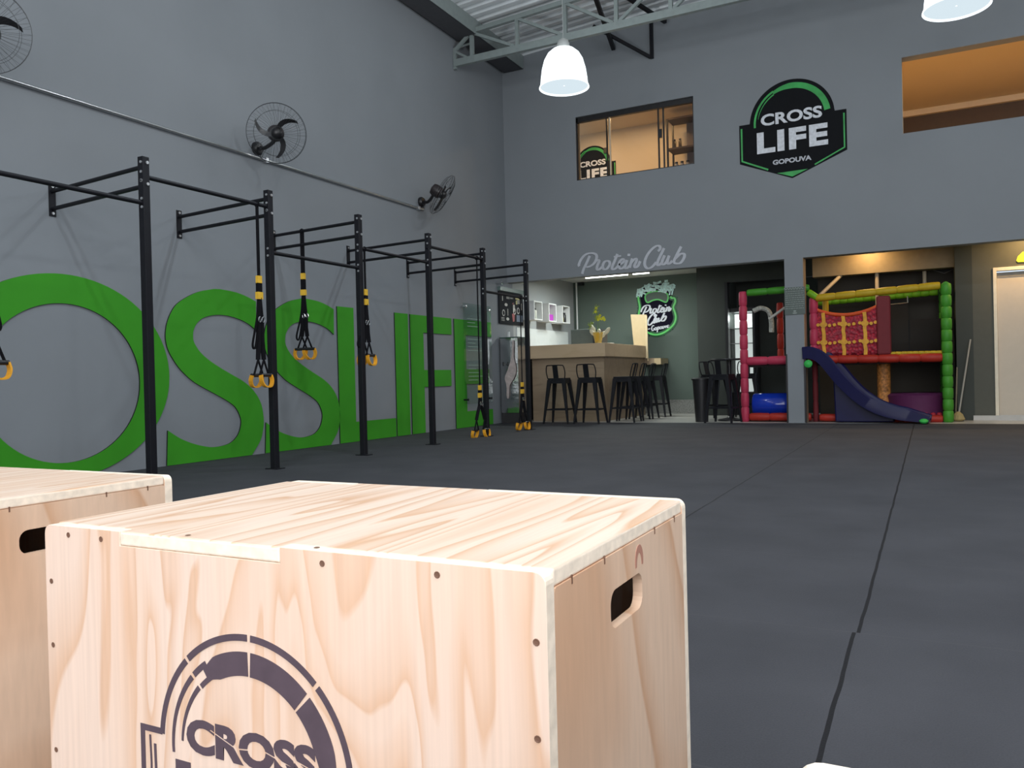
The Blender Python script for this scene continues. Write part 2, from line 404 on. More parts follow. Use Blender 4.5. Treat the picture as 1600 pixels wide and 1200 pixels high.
# far wall: upper part with the two openings, on a lintel at 2.48
bm = BM()
W1 = (1.38, 3.405, 4.115, 5.178); W2 = (6.39, 10.6, 4.125, 5.19)
for x0, x1, z0, z1 in ((0, XR, 2.48, W1[2]), (0, XR, 5.19, HT), (0, W1[0], W1[2], 5.19), (W1[1], W2[0], W1[2], 5.19), (W2[1], XR, W1[2], 5.19)):
    add_box(bm, x0, x1, D, D + .2, z0, z1)
struct('wall_far', bm, m_wall)
sbox('wall_right', XR, XR + .2, YF, 17.2, 0, HT, m_wall)
bm = BM()
for x0, x1, z0, z1 in ((0, 4.1, 0, HT), (12.7, XR, 0, HT), (4.1, 12.7, 4.6, HT)): add_box(bm, x0, x1, YF - .2, YF, z0, z1)
struct('wall_front', bm, m_wall)
# pillar under the lintel
pil = sbox('wall_pillar', 4.735, 5.0, D, D + .26, 0, 2.48, m_wall)
pil2 = sbox('trim_1', 4.995, 5.008, D + .002, D + .26, 0, 2.48, mat('warm_lit_pillar_side', (0.30, 0.22, 0.15), .6));  # tan colour stands for warm light falling on the pillar side
for i, (x0, x1) in enumerate(((4.728, 4.752), (4.985, 5.012))):
    sbox('trim_%d' % (i + 2), x0, x1, D - .006, D + .03, 0, 1.04, m_blackp)
# lower storey behind the lintel
sbox('ceiling_mezzanine', 0, XR, D + .2, 17.0, 2.76, 2.86, m_white)
sbox('wall_bar_back', -.2, 2.95, 15.84, 16.0, 0, 2.76, m_barwallg)
sbox('baseboard_bar', 0.0, 2.95, 15.822, 15.84, 0, .27, m_gran)
sbox('wall_bar_side', 2.84, 3.38, 15.0, 15.9, 0, 2.76, m_darkg)
sbox('wall_niche_back', 2.95, 5.06, 15.9, 16.0, 0, 2.76, m_darkg)
sbox('trim_4', 3.38, 5.0, 14.98, 15.1, 2.43, 2.76, m_darkg)
sbox('trim_5', 3.36, 3.41, 14.96, 15.12, 0, 2.44, m_blackp)
sbox('wall_play_back', 5.0, 7.6, 14.66, 14.76, 0, 2.76, m_brown)
sbox('wall_play_side', 7.02, 7.24, 13.6, 14.66, 0, 2.76, m_darkg)
sbox('trim_6', 5.0, 7.05, 13.98, 14.2, 2.30, 2.76, mat('tan_beam_paint', (0.30, 0.24, 0.15), .7))
# wall holding the white door
mdw = mat('olive_wall_paint', (0.085, 0.088, 0.072), .75, var=.03)
sbox('wall_door', 7.24, 7.50, 13.6, 13.8, 0, 2.76, mdw)
sbox('wall_door_top', 7.50, XR, 13.6, 13.8, 2.20, 2.76, mdw)
sbox('wall_door_right', 8.55, XR, 13.6, 13.8, 0, 2.20, mdw)
sbox('baseboard_door', 7.22, 9.6, 13.57, 13.6, 0, .07, m_lightf)
dr = thing('door_1', '', '', (7.5, 13.6, 0)); del dr['label']; del dr['category']; dr['kind'] = 'structure'
mdoor = mat('cream_door_paint', (0.52, 0.46, 0.37), .45, var=.02)
box_obj('door_leaf', .05, 1.0, .03, .07, .07, 2.13, mdoor, dr)
bm = BM(); add_box(bm, 0, .045, -.02, .1, .07, 2.2); add_box(bm, 1.0, 1.05, -.02, .1, .07, 2.2); add_box(bm, .045, 1.0, -.02, .1, 2.15, 2.2); obj('door_frame', bm, mat('cream_door_frame', (0.72, 0.66, 0.52), .45), dr, bevel=.004)
box_obj('transom_strip', .05, 1.0, .022, .03, 2.06, 2.13, mat('grey_transom', (0.26, 0.25, 0.23), .9), dr)
bm = BM(); cyl(bm, (.93, .03, 1.05), (.93, -.03, 1.05), .012); cyl(bm, (.93, -.03, 1.05), (.82, -.03, 1.05), .009); obj('door_handle', bm, m_chrome, dr)
# upper storey rooms
sbox('floor_upper', 0, XR, D + .2, 17.2, 3.7, 3.8, m_beige)
sbox('ceiling_upper', 0, XR, D + .2, 17.2, 5.4, 5.5, m_beige)
sbox('wall_upper_back', 0, 4.4, 14.5, 14.6, 3.8, 5.4, m_beige)
sbox('wall_upper_divider', 4.4, 4.5, D + .2, 17.2, 3.8, 5.4, m_beige)
sbox('wall_upper_end', 4.5, XR, 16.32, 16.42, 3.8, 5.4, m_dbrown)
sbox('trim_7', 4.5, XR, 16.24, 16.32, 5.30, 5.4, m_beige)
# roof
def zroof(x): return 6.40 + 0.062 * x
bm = BM()
prof = []; y = YF
while y < D:
    prof += [(y, 0), (y + .09, 0), (y + .115, .045), (y + .175, .045)]; y += .2
prof = [(min(a, D), b) for a, b in prof]
for i, (yy, dz) in enumerate(prof):
    pass
rows = [[bm.verts.new((x, yy, zroof(x) + dz)) for yy, dz in prof] for x in (0, XR)]
for i in range(len(prof) - 1): bm.faces.new([rows[0][i], rows[0][i + 1], rows[1][i + 1], rows[1][i]])
ceil = struct('ceiling', bm, m_roof); sm = ceil.modifiers.new('solid', 'SOLIDIFY'); sm.thickness = .004; sm.offset = 1
# window glass, frame and mullions
w1 = thing('window_1', '', '', (0, 0, 0)); del w1['label']; del w1['category']; w1['kind'] = 'structure'
m_frame = mat('black_window_frame', (0.012, 0.011, 0.012), .4)
bm = BM(); x0, x1, z0, z1 = W1
add_box(bm, x0, x1, D + .03, D + .10, z1 - .075, z1); add_box(bm, x0, x1, D + .03, D + .10, z0, z0 + .02); add_box(bm, x0, x0 + .03, D + .03, D + .1, z0, z1); add_box(bm, x1 - .02, x1, D + .03, D + .1, z0, z1)
obj('window_frame', bm, m_frame, w1)
for xm in (1.925, 1.98, 2.815, 2.90):
    box_obj('mullion', xm - .012, xm + .012, D + .045, D + .07, z0 + .02, z1 - .075, m_frame if xm != 1.98 else mat('pale_mullion', (0.6, 0.5, .36), .4), w1)
box_obj('window_latch', 2.81, 2.875, D + .02, D + .05, 4.62, 4.76, m_blackp, w1)
box_obj('pane', x0 + .03, x1 - .02, D + .055, D + .061, z0 + .02, z1 - .075, m_glass, w1)

# ------------------------------------------------------------------ roof steel
m_tr = m_truss
tr = thing('roof_truss', 'grey-green steel roof truss spanning the hall just before the far wall', 'truss', (0, 11.15, 0))
L_ = XR
bm = BM()
sq_bar(bm, (0.02, 0, 5.815), (L_ - .05, 0, 5.815), .07, .11); obj('bottom_chord', bm, m_tr, tr)
def ztop(x): return 6.235 + .055 * x
bm = BM(); sq_bar(bm, (0.345, 0, ztop(.345)), (L_ - .05, 0, ztop(L_)), .07, .07); obj('top_chord', bm, m_tr, tr)
nodes = [.345 + .8 * i for i in range(17)]; nodes = [n for n in nodes if n < L_ - .1]
for i, xn in enumerate(nodes):
    bm = BM(); sq_bar(bm, (xn, 0, 5.86), (xn, 0, ztop(xn) - .02), .055); obj('strut', bm, m_tr, tr)
    if i + 1 < len(nodes):
        xb = nodes[i + 1]; bm = BM()
        if i < 3: sq_bar(bm, (xn + .03, 0, ztop(xn) - .03), (xb - .05, 0, 5.87), .045)
        else: sq_bar(bm, (xn + .04, 0, 5.87), (xb - .04, 0, ztop(xb) - .04), .045)
        obj('diagonal', bm, m_tr, tr)
bm = BM(); sq_bar(bm, (.03, 0, 5.72), (.03, 0, 6.06), .05); sq_bar(bm, (.04, 0, 6.03), (.33, 0, ztop(.345) - .01), .045); sq_bar(bm, (.04, 0, 6.0), (.25, 0, 5.87), .035); sq_bar(bm, (.03, 0, 6.05), (.2, .2, 6.17), .03); obj('end_bracket', bm, m_tr, tr)
# purlin bracing and the edge beam
bm = BM(); add_box(bm, .06, .43, YF, D - .02, 6.19, 6.205); add_box(bm, .06, .072, YF, D - .02, 6.2, 6.39)
gb = obj('edge_beam', bm, mat('dark_beam_underside', (0.06, 0.062, 0.07), .7)); tag(gb, 'long steel edge beam under the roof along the left wall', 'beam')
bm = BM(); add_box(bm, .42, .436, YF, D - .02, 6.19, 6.42); add_box(bm, .40, .42, YF, D - .02, 6.40, 6.42); obj('beam_face', bm, m_truss, gb)
t_ = thing('purlin_bracket', 'dark triangular steel bracket hanging below the roof on the far wall', 'bracket', (2.76, D - .04, 5.9))
bm = BM(); sq_bar(bm, (0, 0, 0), (0, 0, .62), .05); obj('upright', bm, m_black, t_)
bm = BM(); sq_bar(bm, (-.02, 0, .02), (-.85, -.4, .56), .045); obj('diagonal', bm, m_black, t_)
t_ = thing('ridge_brace', 'dark steel brace running from the truss towards the far wall', 'brace', (2.12, 12.3, 6.1))
bm = BM(); sq_bar(bm, (0, .45, .08), (.25, -1.05, .32), .06); obj('brace_bar', bm, m_black, t_)
bm = BM(); sq_bar(bm, (0.6, -.6, .36), (.9, .4, .3), .05); obj('stay', bm, m_black, t_)

# ------------------------------------------------------------------ pendant lamps
m_shade = bpy.data.materials.new('frosted_acrylic_shade'); m_shade.use_nodes = True
nt = m_shade.node_tree; nt.nodes.remove(nt.nodes['Principled BSDF']); out = nt.nodes['Material Output']
em = nt.nodes.new('ShaderNodeEmission'); em.inputs[0].default_value = (0.88, 0.97, 1, 1); em.inputs[1].default_value = 2.1
trn = nt.nodes.new('ShaderNodeBsdfTransparent'); mxs = nt.nodes.new('ShaderNodeMixShader'); mxs.inputs[0].default_value = .6
nt.links.new(trn.outputs[0], mxs.inputs[1]); nt.links.new(em.outputs[0], mxs.inputs[2]); nt.links.new(mxs.outputs[0], out.inputs['Surface'])
m_lens = bpy.data.materials.new('frosted_lens'); m_lens.use_nodes = True
nt = m_lens.node_tree; nt.nodes.remove(nt.nodes['Principled BSDF']); out = nt.nodes['Material Output']
em = nt.nodes.new('ShaderNodeEmission'); em.inputs[0].default_value = (0.78, 0.93, 1, 1); em.inputs[1].default_value = .17
trn = nt.nodes.new('ShaderNodeBsdfTransparent'); trn.inputs[0].default_value = (.36, .38, .40, 1); ads = nt.nodes.new('ShaderNodeAddShader')
nt.links.new(trn.outputs[0], ads.inputs[0]); nt.links.new(em.outputs[0], ads.inputs[1]); nt.links.new(ads.outputs[0], out.inputs['Surface'])
m_cap = mat('grey_lamp_cap', (.45, .47, .46), .5)
LAMP_W = 262
def lamp(x, y, label, z=4.42, grp='pendant lamps'):
    t = thing('pendant_lamp', label, 'lamp', (x, y, z), 0, grp)
    bm = BM(); n = 24
    pr = [(.075, .48), (.14, .462), (.20, .41), (.245, .33), (.275, .22), (.292, .10), (.298, .03), (.312, .0)]
    add_lathe(bm, pr, n=36, cap=False); add_lathe(bm, [(r - .006, h) for r, h in pr], n=36, cap=False)
    obj('lamp_shade', bm, m_shade, t, smooth=True)
    bm = BM(); add_lathe(bm, [(.312, 0), (.316, -.012), (.306, -.014), (.303, 0)], n=36, cap=False); obj('rim', bm, m_shade, t, smooth=True)
    bm = BM(); add_lathe(bm, [(.300, .008), (.15, .010), (.01, .012)], n=30, cap=False); obj('lens', bm, m_lens, t, smooth=True)
    bm = BM(); add_lathe(bm, [(.078, .46), (.08, .53), (.066, .575), (.03, .60), (.008, .61)], n=20); obj('cap', bm, m_cap, t, smooth=True)
    bm = BM(); cyl(bm, (0, 0, .6), (0, 0, zroof(x) - z + .0), .0035, 6); obj('cord', bm, m_cap, t)
    light('lamp_bulb', 'POINT', (0, 0, .22), LAMP_W, (0.93, 0.97, 1), size=.06, parent=t)
    return t
lamp(2.65, 9.4, 'lit white pendant lamp on a cord left of the upper window')
lamp(6.97, 9.4, 'lit pendant lamp cut off by the top edge above the orange opening')
lamp(11.3, 9.4, 'high-bay pendant lamp overhead, above the top edge of the view', grp='overhead pendant lamps')
for x in (2.65, 6.97, 11.3):
    for y in (6.2, 3.0, -.4): lamp(x, y, 'high-bay pendant lamp overhead, above the top edge of the view', grp='overhead pendant lamps')

# ------------------------------------------------------------------ green letters on the left wall
def letter(name_label, outer, holes=()):
    bm = BM(); add_plate(bm, outer, TL, .016, holes, mi_side=1, mi=0)
    o = obj('wall_letter', bm, [m_green, m_edge]); tag(o, name_label, 'letter', 'green letters on the left wall'); return o
letter('giant green letter O on the left wall, leftmost of the letters', arc(4.464, .888, 1.07, .886, 0, 354, 90), [arc(4.464, .83, .736, .69, 0, 354, 80)])
Sp = [(6.127, 1.79), (5.931, 1.745), (5.783, 1.682), (5.66, 1.607), (5.588, 1.528), (5.525, 1.402), (5.503, 1.271), (5.523, 1.158), (5.582, 1.053), (5.677, 0.939), (5.817, 0.829), (5.962, 0.754), (6.111, 0.686), (6.266, 0.611), (6.379, 0.536), (6.445, 0.425), (6.447, 0.336), (6.403, 0.24), (6.308, 0.167), (6.182, 0.139), (6.049, 0.137), (5.92, 0.16), (5.775, 0.203), (5.635, 0.264), (5.5, 0.347)]
Sq = [(5.479, 0.003), (6.05, 0.003), (6.599, 0.003)]
Sr = [(6.599, 0.007), (6.728, 0.152), (6.77, .26), (6.787, 0.37), (6.755, 0.557), (6.649, 0.707), (6.507, 0.81), (6.345, 0.887), (6.188, 0.96), (6.036, 1.041), (5.921, 1.125), (5.85, 1.216), (5.836, 1.283), (5.851, 1.359), (5.91, 1.438), (6.008, 1.491), (6.185, 1.522), (6.389, 1.507), (6.578, 1.454), (6.707, 1.38)]
St = [(6.715, 1.70), (6.58, 1.745), (6.446, 1.775), (6.284, 1.792)]
def s_poly(dy):
    f = lambda l: [(p.x + dy, p.y) for p in smooth_path(l, sub=4)]
    return f(Sp) + [(a + dy, b) for a, b in Sq] + f(Sr)[1:] + f(St)[:-1] + [(6.2 + dy, 1.794)]
letter('giant green letter S on the left wall, beside the O', s_poly(0))
letter('giant green letter S on the left wall, between the other S and the L', s_poly(1.324))
letter('giant green letter L on the left wall', [(8.104, .003), (9.318, .003), (9.318, .26), (8.431, .26), (8.431, 1.742), (8.104, 1.742)])
letter('giant green letter I on the left wall, a plain upright bar', [(9.344, .003), (9.667, .003), (9.667, 1.738), (9.344, 1.738)])
letter('giant green letter F on the left wall', [(9.721, .003), (10.058, .003), (10.058, .68), (10.82, .68), (10.82, .931), (10.058, .931), (10.058, 1.483), (10.858, 1.483), (10.858, 1.737), (9.721, 1.737)])
letter('giant green letter E on the left wall, behind the clear board', [(10.941, .003), (12.15, .003), (12.15, .26), (11.29, .26), (11.29, .70), (12.05, .70), (12.05, .94), (11.29, .94), (11.29, 1.49), (12.15, 1.49), (12.15, 1.738), (10.941, 1.738)])

# ------------------------------------------------------------------ pull-up rig
PX = 1.31
PY = [2.94, 4.27, 5.592, 6.906, 8.25, 9.593, 10.91]
BARZ = [2.195, 2.40, 1.985, 2.197, 2.395, 1.966]
rig = thing('pull_up_rig', 'long black steel pull-up rig standing along the left wall', 'gym rig', (PX, 0, 0))
for i, py in enumerate(PY):
    bm = BM(); add_box(bm, -.03, .03, py - .03, py + .03, 0, 2.55); post = obj('post', bm, m_black, rig, bevel=.004)
    bm = BM(); add_box(bm, -.075, .075, py - .05, py + .05, 0, .008); obj('foot_plate', bm, m_black, rig)
    ya = py + .12
    for z in (2.475, 2.325):
        bm = BM(); cyl(bm, (-.03, py, z), (-PX + .012, ya, z), .017, 10); obj('wall_arm', bm, m_black, rig, smooth=True)
    bm = BM(); add_box(bm, -PX, -PX + .008, ya - .03, ya + .03, 2.26, 2.54); wp = obj('wall_plate', bm, m_black, rig)
    for z in (2.285, 2.515): bm = BM(); cyl(bm, (-PX + .008, ya, z), (-PX + .018, ya, z), .012, 8); obj('bolt', bm, m_bolt, wp)
    zs = [2.505, 2.36]
    for j in (i - 1, i):
        if 0 <= j < 6: zs += [BARZ[j] + .03, BARZ[j] - .035]
    for z in sorted(zs): 
        bm = BM(); cyl(bm, (0.012, py - .03, z), (0.012, py - .038, z), .0105, 8); obj('bolt', bm, m_bolt, post)
    for z in (2.505, 2.34): bm = BM(); cyl(bm, (.03, py + .008, z), (.038, py + .008, z), .0125, 8); obj('bolt', bm, m_bolt, post)
for i, z in enumerate(BARZ):
    bm = BM(); cyl(bm, (0, PY[i] + .03, z), (0, PY[i + 1] - .03, z), .018, 12); obj('pull_up_bar', bm, m_black, rig, smooth=True)

# ------------------------------------------------------------------ suspension trainers
def trainer(x, y, ztop, zy1, zy2, zc, zh, label, spread=.09, loops=True, ax=(0, 1, 0), loop_dir=-1, wrap=True):
    t = thing('suspension_trainer', label, 'suspension trainer', (x, y, 0), 0, 'suspension trainers on the rig')
    a = Vector(ax); 
    bm = BM(); add_strap(bm, [(0, 0, ztop + .02), (0, 0, (ztop + zy1) / 2), (0, 0, zy1 + .02)], .045, .012, a + Vector((-.4, 0, 0)))
    if wrap: add_tube(bm, [Vector((.024 * math.cos(q), 0, ztop + .024 * math.sin(q))) if abs(a.y) > .5 else Vector((0, .024 * math.cos(q), ztop + .024 * math.sin(q))) for q in [2 * PI * k / 12 for k in range(12)]], .006, 6, closed=True)
    obj('upper_strap', bm, m_strap, t)
    bm = BM()
    add_strap(bm, [(0, 0, zy1 + .035), (0, 0, zy1 - .035)], .05, .03, a); obj('tab', bm, m_yelp, t)
    bm = BM(); add_strap(bm, [(0, 0, zy1 - .03), (0, 0, zy2 + .03)], .05, .03, a); obj('strap_body', bm, m_strap, t)
    bm = BM(); add_strap(bm, [(0, 0, zy2 + .032), (0, 0, zy2 - .032)], .062, .035, a); obj('tab', bm, m_yelp, t)
    top = zh + .20
    for s in (-1, 1):
        bm = BM(); p = [Vector((0, 0, zy2 - .02)), a * s * .022 + Vector((0, 0, zc)), a * s * spread * .45 + Vector((0, 0, (zc + top) / 2)), a * s * spread * .7 + Vector((0, 0, top))]
        add_strap(bm, p, .042, .016, Vector((1, 0, 0)) + a); 
        add_strap(bm, [p[-1], p[-1] - a * .055 + Vector((0, 0, -.14))], .018, .008, Vector((1, 0, 0)) + a)
        add_strap(bm, [p[-1], p[-1] + a * .055 + Vector((0, 0, -.14))], .018, .008, Vector((1, 0, 0)) + a)
        obj('strap', bm, m_strap, t)
        c = p[-1]; c = Vector((c.x + .02 * s, c.y, top - .14))
        bm = BM(); cyl(bm, c - a * .065, c + a * .065, .017, 10); hg = obj('handle_grip', bm, m_blackp, t, smooth=True)
        bm = BM()
        q = [c - a * .06, c - a * .065 + Vector((.01 * s, 0, -.05)), c - a * .035 + Vector((.02 * s, 0, -.10)), c + a * .035 + Vector((.02 * s, 0, -.10)), c + a * .065 + Vector((.01 * s, 0, -.05)), c + a * .06]
        add_strap(bm, [v for v in smooth_path(q, sub=4)], .042, .012, Vector((1, 0, 0)))
        obj('foot_cradle', bm, m_yel, hg)
    if loops:
        bm = BM(); q = [Vector((0, 0, zy2 - .05)), a * loop_dir * .045 + Vector((0, 0, zc)), a * loop_dir * .095 + Vector((0, 0, zc - .19)), a * loop_dir * .075 + Vector((0, 0, zc - .235)), a * loop_dir * .05 + Vector((0, 0, zc - .17)), a * loop_dir * .02 + Vector((0, 0, zc + .02))]
        add_strap(bm, smooth_path(q, sub=4), .022, .006, Vector((1, 0, 0))); obj('loose_strap_end', bm, m_strap, t)
    bm = BM()
    for s in (-1, 1): add_tube(bm, [a * .02 * s + Vector((.02, 0, zc + .03 + .025 * math.cos(k * PI / 4))) + a * .014 * math.sin(k * PI / 4) for k in range(8)], .005, 6, closed=True)
    obj('buckle', bm, m_chrome, t, smooth=True)
    return t
trainer(1.31, 5.45, 2.40, 1.72, 1.577, 1.33, .80, 'suspension trainer hanging beside the second visible post, knotted straps and orange handles', spread=.05)
trainer(.47, 6.98, 2.475, 1.97, 1.79, 1.50, 1.10, 'suspension trainer draped over the wall arm in front of the second letter S', ax=(1, .25, 0), spread=.045)
trainer(1.31, 7.0, 2.197, 1.733, 1.631, 1.38, 1.0, 'suspension trainer half hidden behind the post in front of the letter L', spread=.06, loop_dir=-1.6)
trainer(1.31, 9.43, 2.395, .66, .56, .42, .035, 'suspension trainer let down to the floor in front of the clear board', spread=.16, loops=False)
trainer(1.31, 10.70, 1.966, .68, .58, .44, .06, 'suspension trainer let down to the floor beside the last post', spread=.11, loops=False)
trainer(1.31, 3.06, 2.195, 1.72, 1.6, 1.40, .9, 'suspension trainer at the left edge, only its strap loop in view', loop_dir=1.0)

# ------------------------------------------------------------------ wall conduit and fans
bm = BM(); cyl(bm, (.03, YF + .1, 3.312), (.03, 10.12, 3.312), .016, 12)
cd = obj('wall_pipe', bm, mat('silver_pipe', (.55, .57, .58), .3, .9), smooth=True); tag(cd, 'long silver pipe running along the left wall below the fans', 'pipe')
bm = BM()
for y in (3.5, 6.92, 10.0): add_box(bm, 0, .05, y - .02, y + .02, 3.287, 3.337)
obj('pipe_clips', bm, m_bolt, cd)
m_wire = mat('dark_steel_wire', (.05, .055, .06), .35, .6)
def fan(my, hub, n, label, spin=0.0):
    t = thing('wall_fan', label, 'fan', (0, my, 3.42), 0, 'wall fans on the left wall')
    n = Vector(n).normalized(); x, y, d = frame_of(n); hub = Vector(hub) - Vector((0, my, 3.42))
    bm = BM(); add_lathe(bm, [(.075, 0), (.075, .03), (.055, .055), (.02, .06)], axis=(1, 0, 0)); obj('wall_bracket', bm, m_blackp, t, smooth=True)
    back = hub - n * .16
    bm = BM(); add_tube(bm, smooth_path([(.05, 0, 0), (.13, .0, -.01), (back.x * .75 + .02, back.y * .6, back.z - .09), tuple(back - Vector((0, 0, .06)))], sub=4), .022, 8); obj('arm', bm, m_blackp, t, smooth=True)
    bm = BM(); add_lathe(bm, [(.03, -.20), (.075, -.185), (.088, -.15), (.088, -.06), (.07, -.04)], hub, axis=n); obj('motor_housing', bm, mat('dark_brown_plastic', (.02, .014, .015), .4), t, smooth=True)
    bm = BM(); add_lathe(bm, [(.062, -.03), (.062, .01), (.045, .035), (.01, .045)], hub, axis=n, n=20); obj('hub', bm, m_blackp, t, smooth=True)
    Rr = .315
    for k in range(3):
        a0 = spin + 2 * PI * k / 3; bm = BM()
        inner, outer = [], []
        for i in range(9):
            f = i / 8; r = .05 + f * .205; a = a0 - .75 * f ** 1.3
            w = .032 + .03 * math.sin(PI * min(1, f * .95 + .05))
            e = x * math.cos(a) + y * math.sin(a); tg = -x * math.sin(a) + y * math.cos(a)
            inner.append(hub + e * r - tg * w * .5 - n * .012); outer.append(hub + e * r + tg * w * .5 + n * .014)
        for th in (0.0, .004):
            A = [bm.verts.new(p + n * th) for p in inner]; B = [bm.verts.new(p + n * th) for p in outer]
            for i in range(8): bm.faces.new([A[i], A[i + 1], B[i + 1], B[i]])
        obj('blade', bm, m_blackp, t)
    bm = BM()
    def P(r, a, h): return hub + (x * math.cos(a) + y * math.sin(a)) * r + n * h
    for r, h, w in ((Rr, 0, .0030), (Rr - .004, -.03, .0022), (.24, .055, .0016), (.235, -.075, .0016), (.07, .075, .002)):
        add_tube(bm, [P(r, 2 * PI * k / 40, h) for k in range(40)], w, 5, closed=True)
    for k in range(48):
        a = 2 * PI * k / 48
        add_tube(bm, [P(.06, a, .076), P(.16, a + .05, .07), P(.25, a + .1, .05), P(Rr, a + .13, 0)], .0011, 3)
    for k in range(30):
        a = 2 * PI * k / 30
        add_tube(bm, [P(.08, a, -.08), P(.25, a, -.075), P(Rr, a, -.02)], .0010, 3)
    obj('cage', bm, m_wire, t)
    bm = BM(); cyl(bm, (.03, .03, -.04), (.04, .02, -.10), .004, 5); obj('cable', bm, m_blackp, t)
    return t
fan(3.45, (.45, 3.60, 3.47), (.72, -.62, -.2), 'black wall fan cut off by the left edge', spin=1.9)
fan(6.80, (.45, 6.645, 3.48), (.72, -.62, -.28), 'black wire-cage wall fan facing the room above the pipe', spin=.25)
fan(10.1, (.42, 10.06, 3.465), (.72, .40, -.54), 'black wall fan seen edge-on, where the pipe ends', spin=.4)

# ------------------------------------------------------------------ emblem
def emblem_outline(cx, cy, s):
    f = lambda l: [(cx + a * s, cy + b * s) for a, b in l]
    a0 = math.degrees(math.asin(.05 / .61))
    return f([(0.0, -.874), (.77, -.56), (.77, .035), (.612, .035)] + arc(0, 0, .61, .61, a0 + 1, 180 - a0 - 1, 40) + [(-.612, .035), (-.77, .035), (-.77, -.56)])
def emblem(cx, cy, s, T, parent, small=False, th=.006, text=True):
    bm = BM(); add_plate(bm, emblem_outline(cx, cy, s), T, th * .5); obj('emblem_plate', bm, m_logoblk, parent)
    q = lambda l: [(cx + a * s, cy + b * s) for a, b in l]
    T2 = lambda u, v, w: T(u, v, w + th * .5)
    bm = BM()
    ribbon(bm, q(arc(0, 0, .515, .515, 8, 120, 24)), .085 * s, T2, th * .5, taper=lambda t, d: 1.0 if t < .75 else 1 - .5 * (t - .75) * 4)
    ribbon(bm, q(arc(0, 0, .535, .535, 118, 184, 16)), .03 * s, T2, th * .5); ribbon(bm, q(arc(0, 0, .49, .49, 120, 170, 16)), .022 * s, T2, th * .5, taper=lambda t, d: 1 - .8 * t)
    obj('green_arc', bm, m_logogrn, parent)
    bm = BM()
    ribbon(bm, q([(-.735, -.02), (-.735, -.52), (-.35, -.70)]), .026 * s, T2, th * .5); ribbon(bm, q([(.735, -.02), (.735, -.52), (.32, -.715)]), .022 * s, T2, th * .5)
    add_plate(bm, q([(-.22, -.77), (.22, -.765), (0, -.85)]), T2, th * .5)
    obj('green_border', bm, m_logoltg if small else m_logogrn, parent)
    if text:
        bm = BM(); add_text(bm, 'CROSS', cx - .444 * s, cx + .437 * s, cy - .03 * s, cy + .147 * s, T2, th * .5, bold=.032)
        add_text(bm, 'LIFE', cx - .508 * s, cx + .512 * s, cy - .443 * s, cy - .12 * s, T2, th * .5, bold=.045, space=1.12)
        obj('white_lettering', bm, m_wtext, parent)
        if not small:
            bm = BM(); add_text(bm, 'GOPOUVA', cx - .281 * s, cx + .276 * s, cy - .64 * s, cy - .565 * s, T2, th * .5, bold=.04); obj('small_lettering', bm, m_ltext, parent)
t = thing('gym_emblem', 'large black and green CROSS LIFE GOPOUVA shield emblem on the far wall', 'emblem', (0, 0, 0), 0)
t.location = (4.883, D, 4.56)
emblem(0, 0, 1.0, lambda u, v, w: Vector((u, -w - .001, v)), t)

# ------------------------------------------------------------------ script lettering
PROT = [[(1.591,2.813),(1.53,2.697),(1.477,2.606),(1.445,2.521)],[(1.397,2.654),(1.391,2.688),(1.437,2.773),(1.512,2.841),(1.614,2.859),(1.7,2.83),(1.713,2.762),(1.668,2.685),(1.594,2.637),(1.521,2.63)],[(1.69,2.703),(1.719,2.728),(1.758,2.718),(1.727,2.639),(1.716,2.58),(1.754,2.57),(1.817,2.616)],[(1.898,2.705),(1.847,2.686),(1.817,2.618),(1.837,2.57),(1.891,2.572),(1.943,2.634),(1.94,2.685),(1.898,2.705)],[(2.084,2.802),(2.027,2.681),(1.983,2.591),(2.0,2.552),(2.057,2.571),(2.104,2.618)],[(2.019,2.761),(2.146,2.763)],[(2.104,2.618),(2.171,2.648),(2.196,2.69),(2.165,2.708),(2.123,2.672),(2.1,2.608),(2.127,2.555),(2.176,2.564),(2.226,2.61)],[(2.251,2.687),(2.222,2.617),(2.213,2.561),(2.248,2.553),(2.291,2.591)],[(2.287,2.787),(2.28,2.748)],[(2.342,2.703),(2.314,2.629),(2.29,2.554)],[(2.309,2.623),(2.366,2.677),(2.407,2.693),(2.411,2.654),(2.377,2.584),(2.393,2.55),(2.439,2.579),(2.475,2.648)]]
CLUB = [[(2.78,2.781),(2.817,2.819),(2.804,2.862),(2.744,2.865),(2.648,2.796),(2.571,2.685),(2.551,2.582),(2.594,2.52),(2.669,2.533),(2.745,2.605)],[(2.879,2.824),(2.821,2.715),(2.775,2.628),(2.76,2.571),(2.79,2.555),(2.834,2.591)],[(2.887,2.706),(2.852,2.634),(2.838,2.577),(2.871,2.561),(2.918,2.603),(2.96,2.689)],[(2.963,2.696),(2.935,2.627),(2.933,2.575),(2.964,2.566),(3.011,2.607)],[(3.162,2.822),(3.099,2.715),(3.046,2.617),(3.034,2.573)],[(3.064,2.641),(3.151,2.704),(3.209,2.692),(3.201,2.629),(3.147,2.563),(3.082,2.556),(3.03,2.577)]]
def pen(t, d): return .62 + .55 * abs(d.y)           # thick down strokes, thin hairlines
def script(bm, strokes, width, T, th, F=lambda p: p, sub=4):
    for s in strokes:
        pts = [(p.x, p.y) for p in smooth_path([F(p) for p in s], sub=sub)]
        ribbon(bm, pts, width, T, th, taper=pen)
t = thing('script_sign', 'pale grey cursive Protein Club lettering on the wall above the bar', 'sign', (2.3, D, 2.5))
for nm, st in (('word_protein', PROT), ('word_club', CLUB)):
    bm = BM(); script(bm, st, .042, lambda u, v, w: Vector((u - 2.3, -w - .001, v - 2.5)), .006); obj(nm, bm, m_ltext, t)

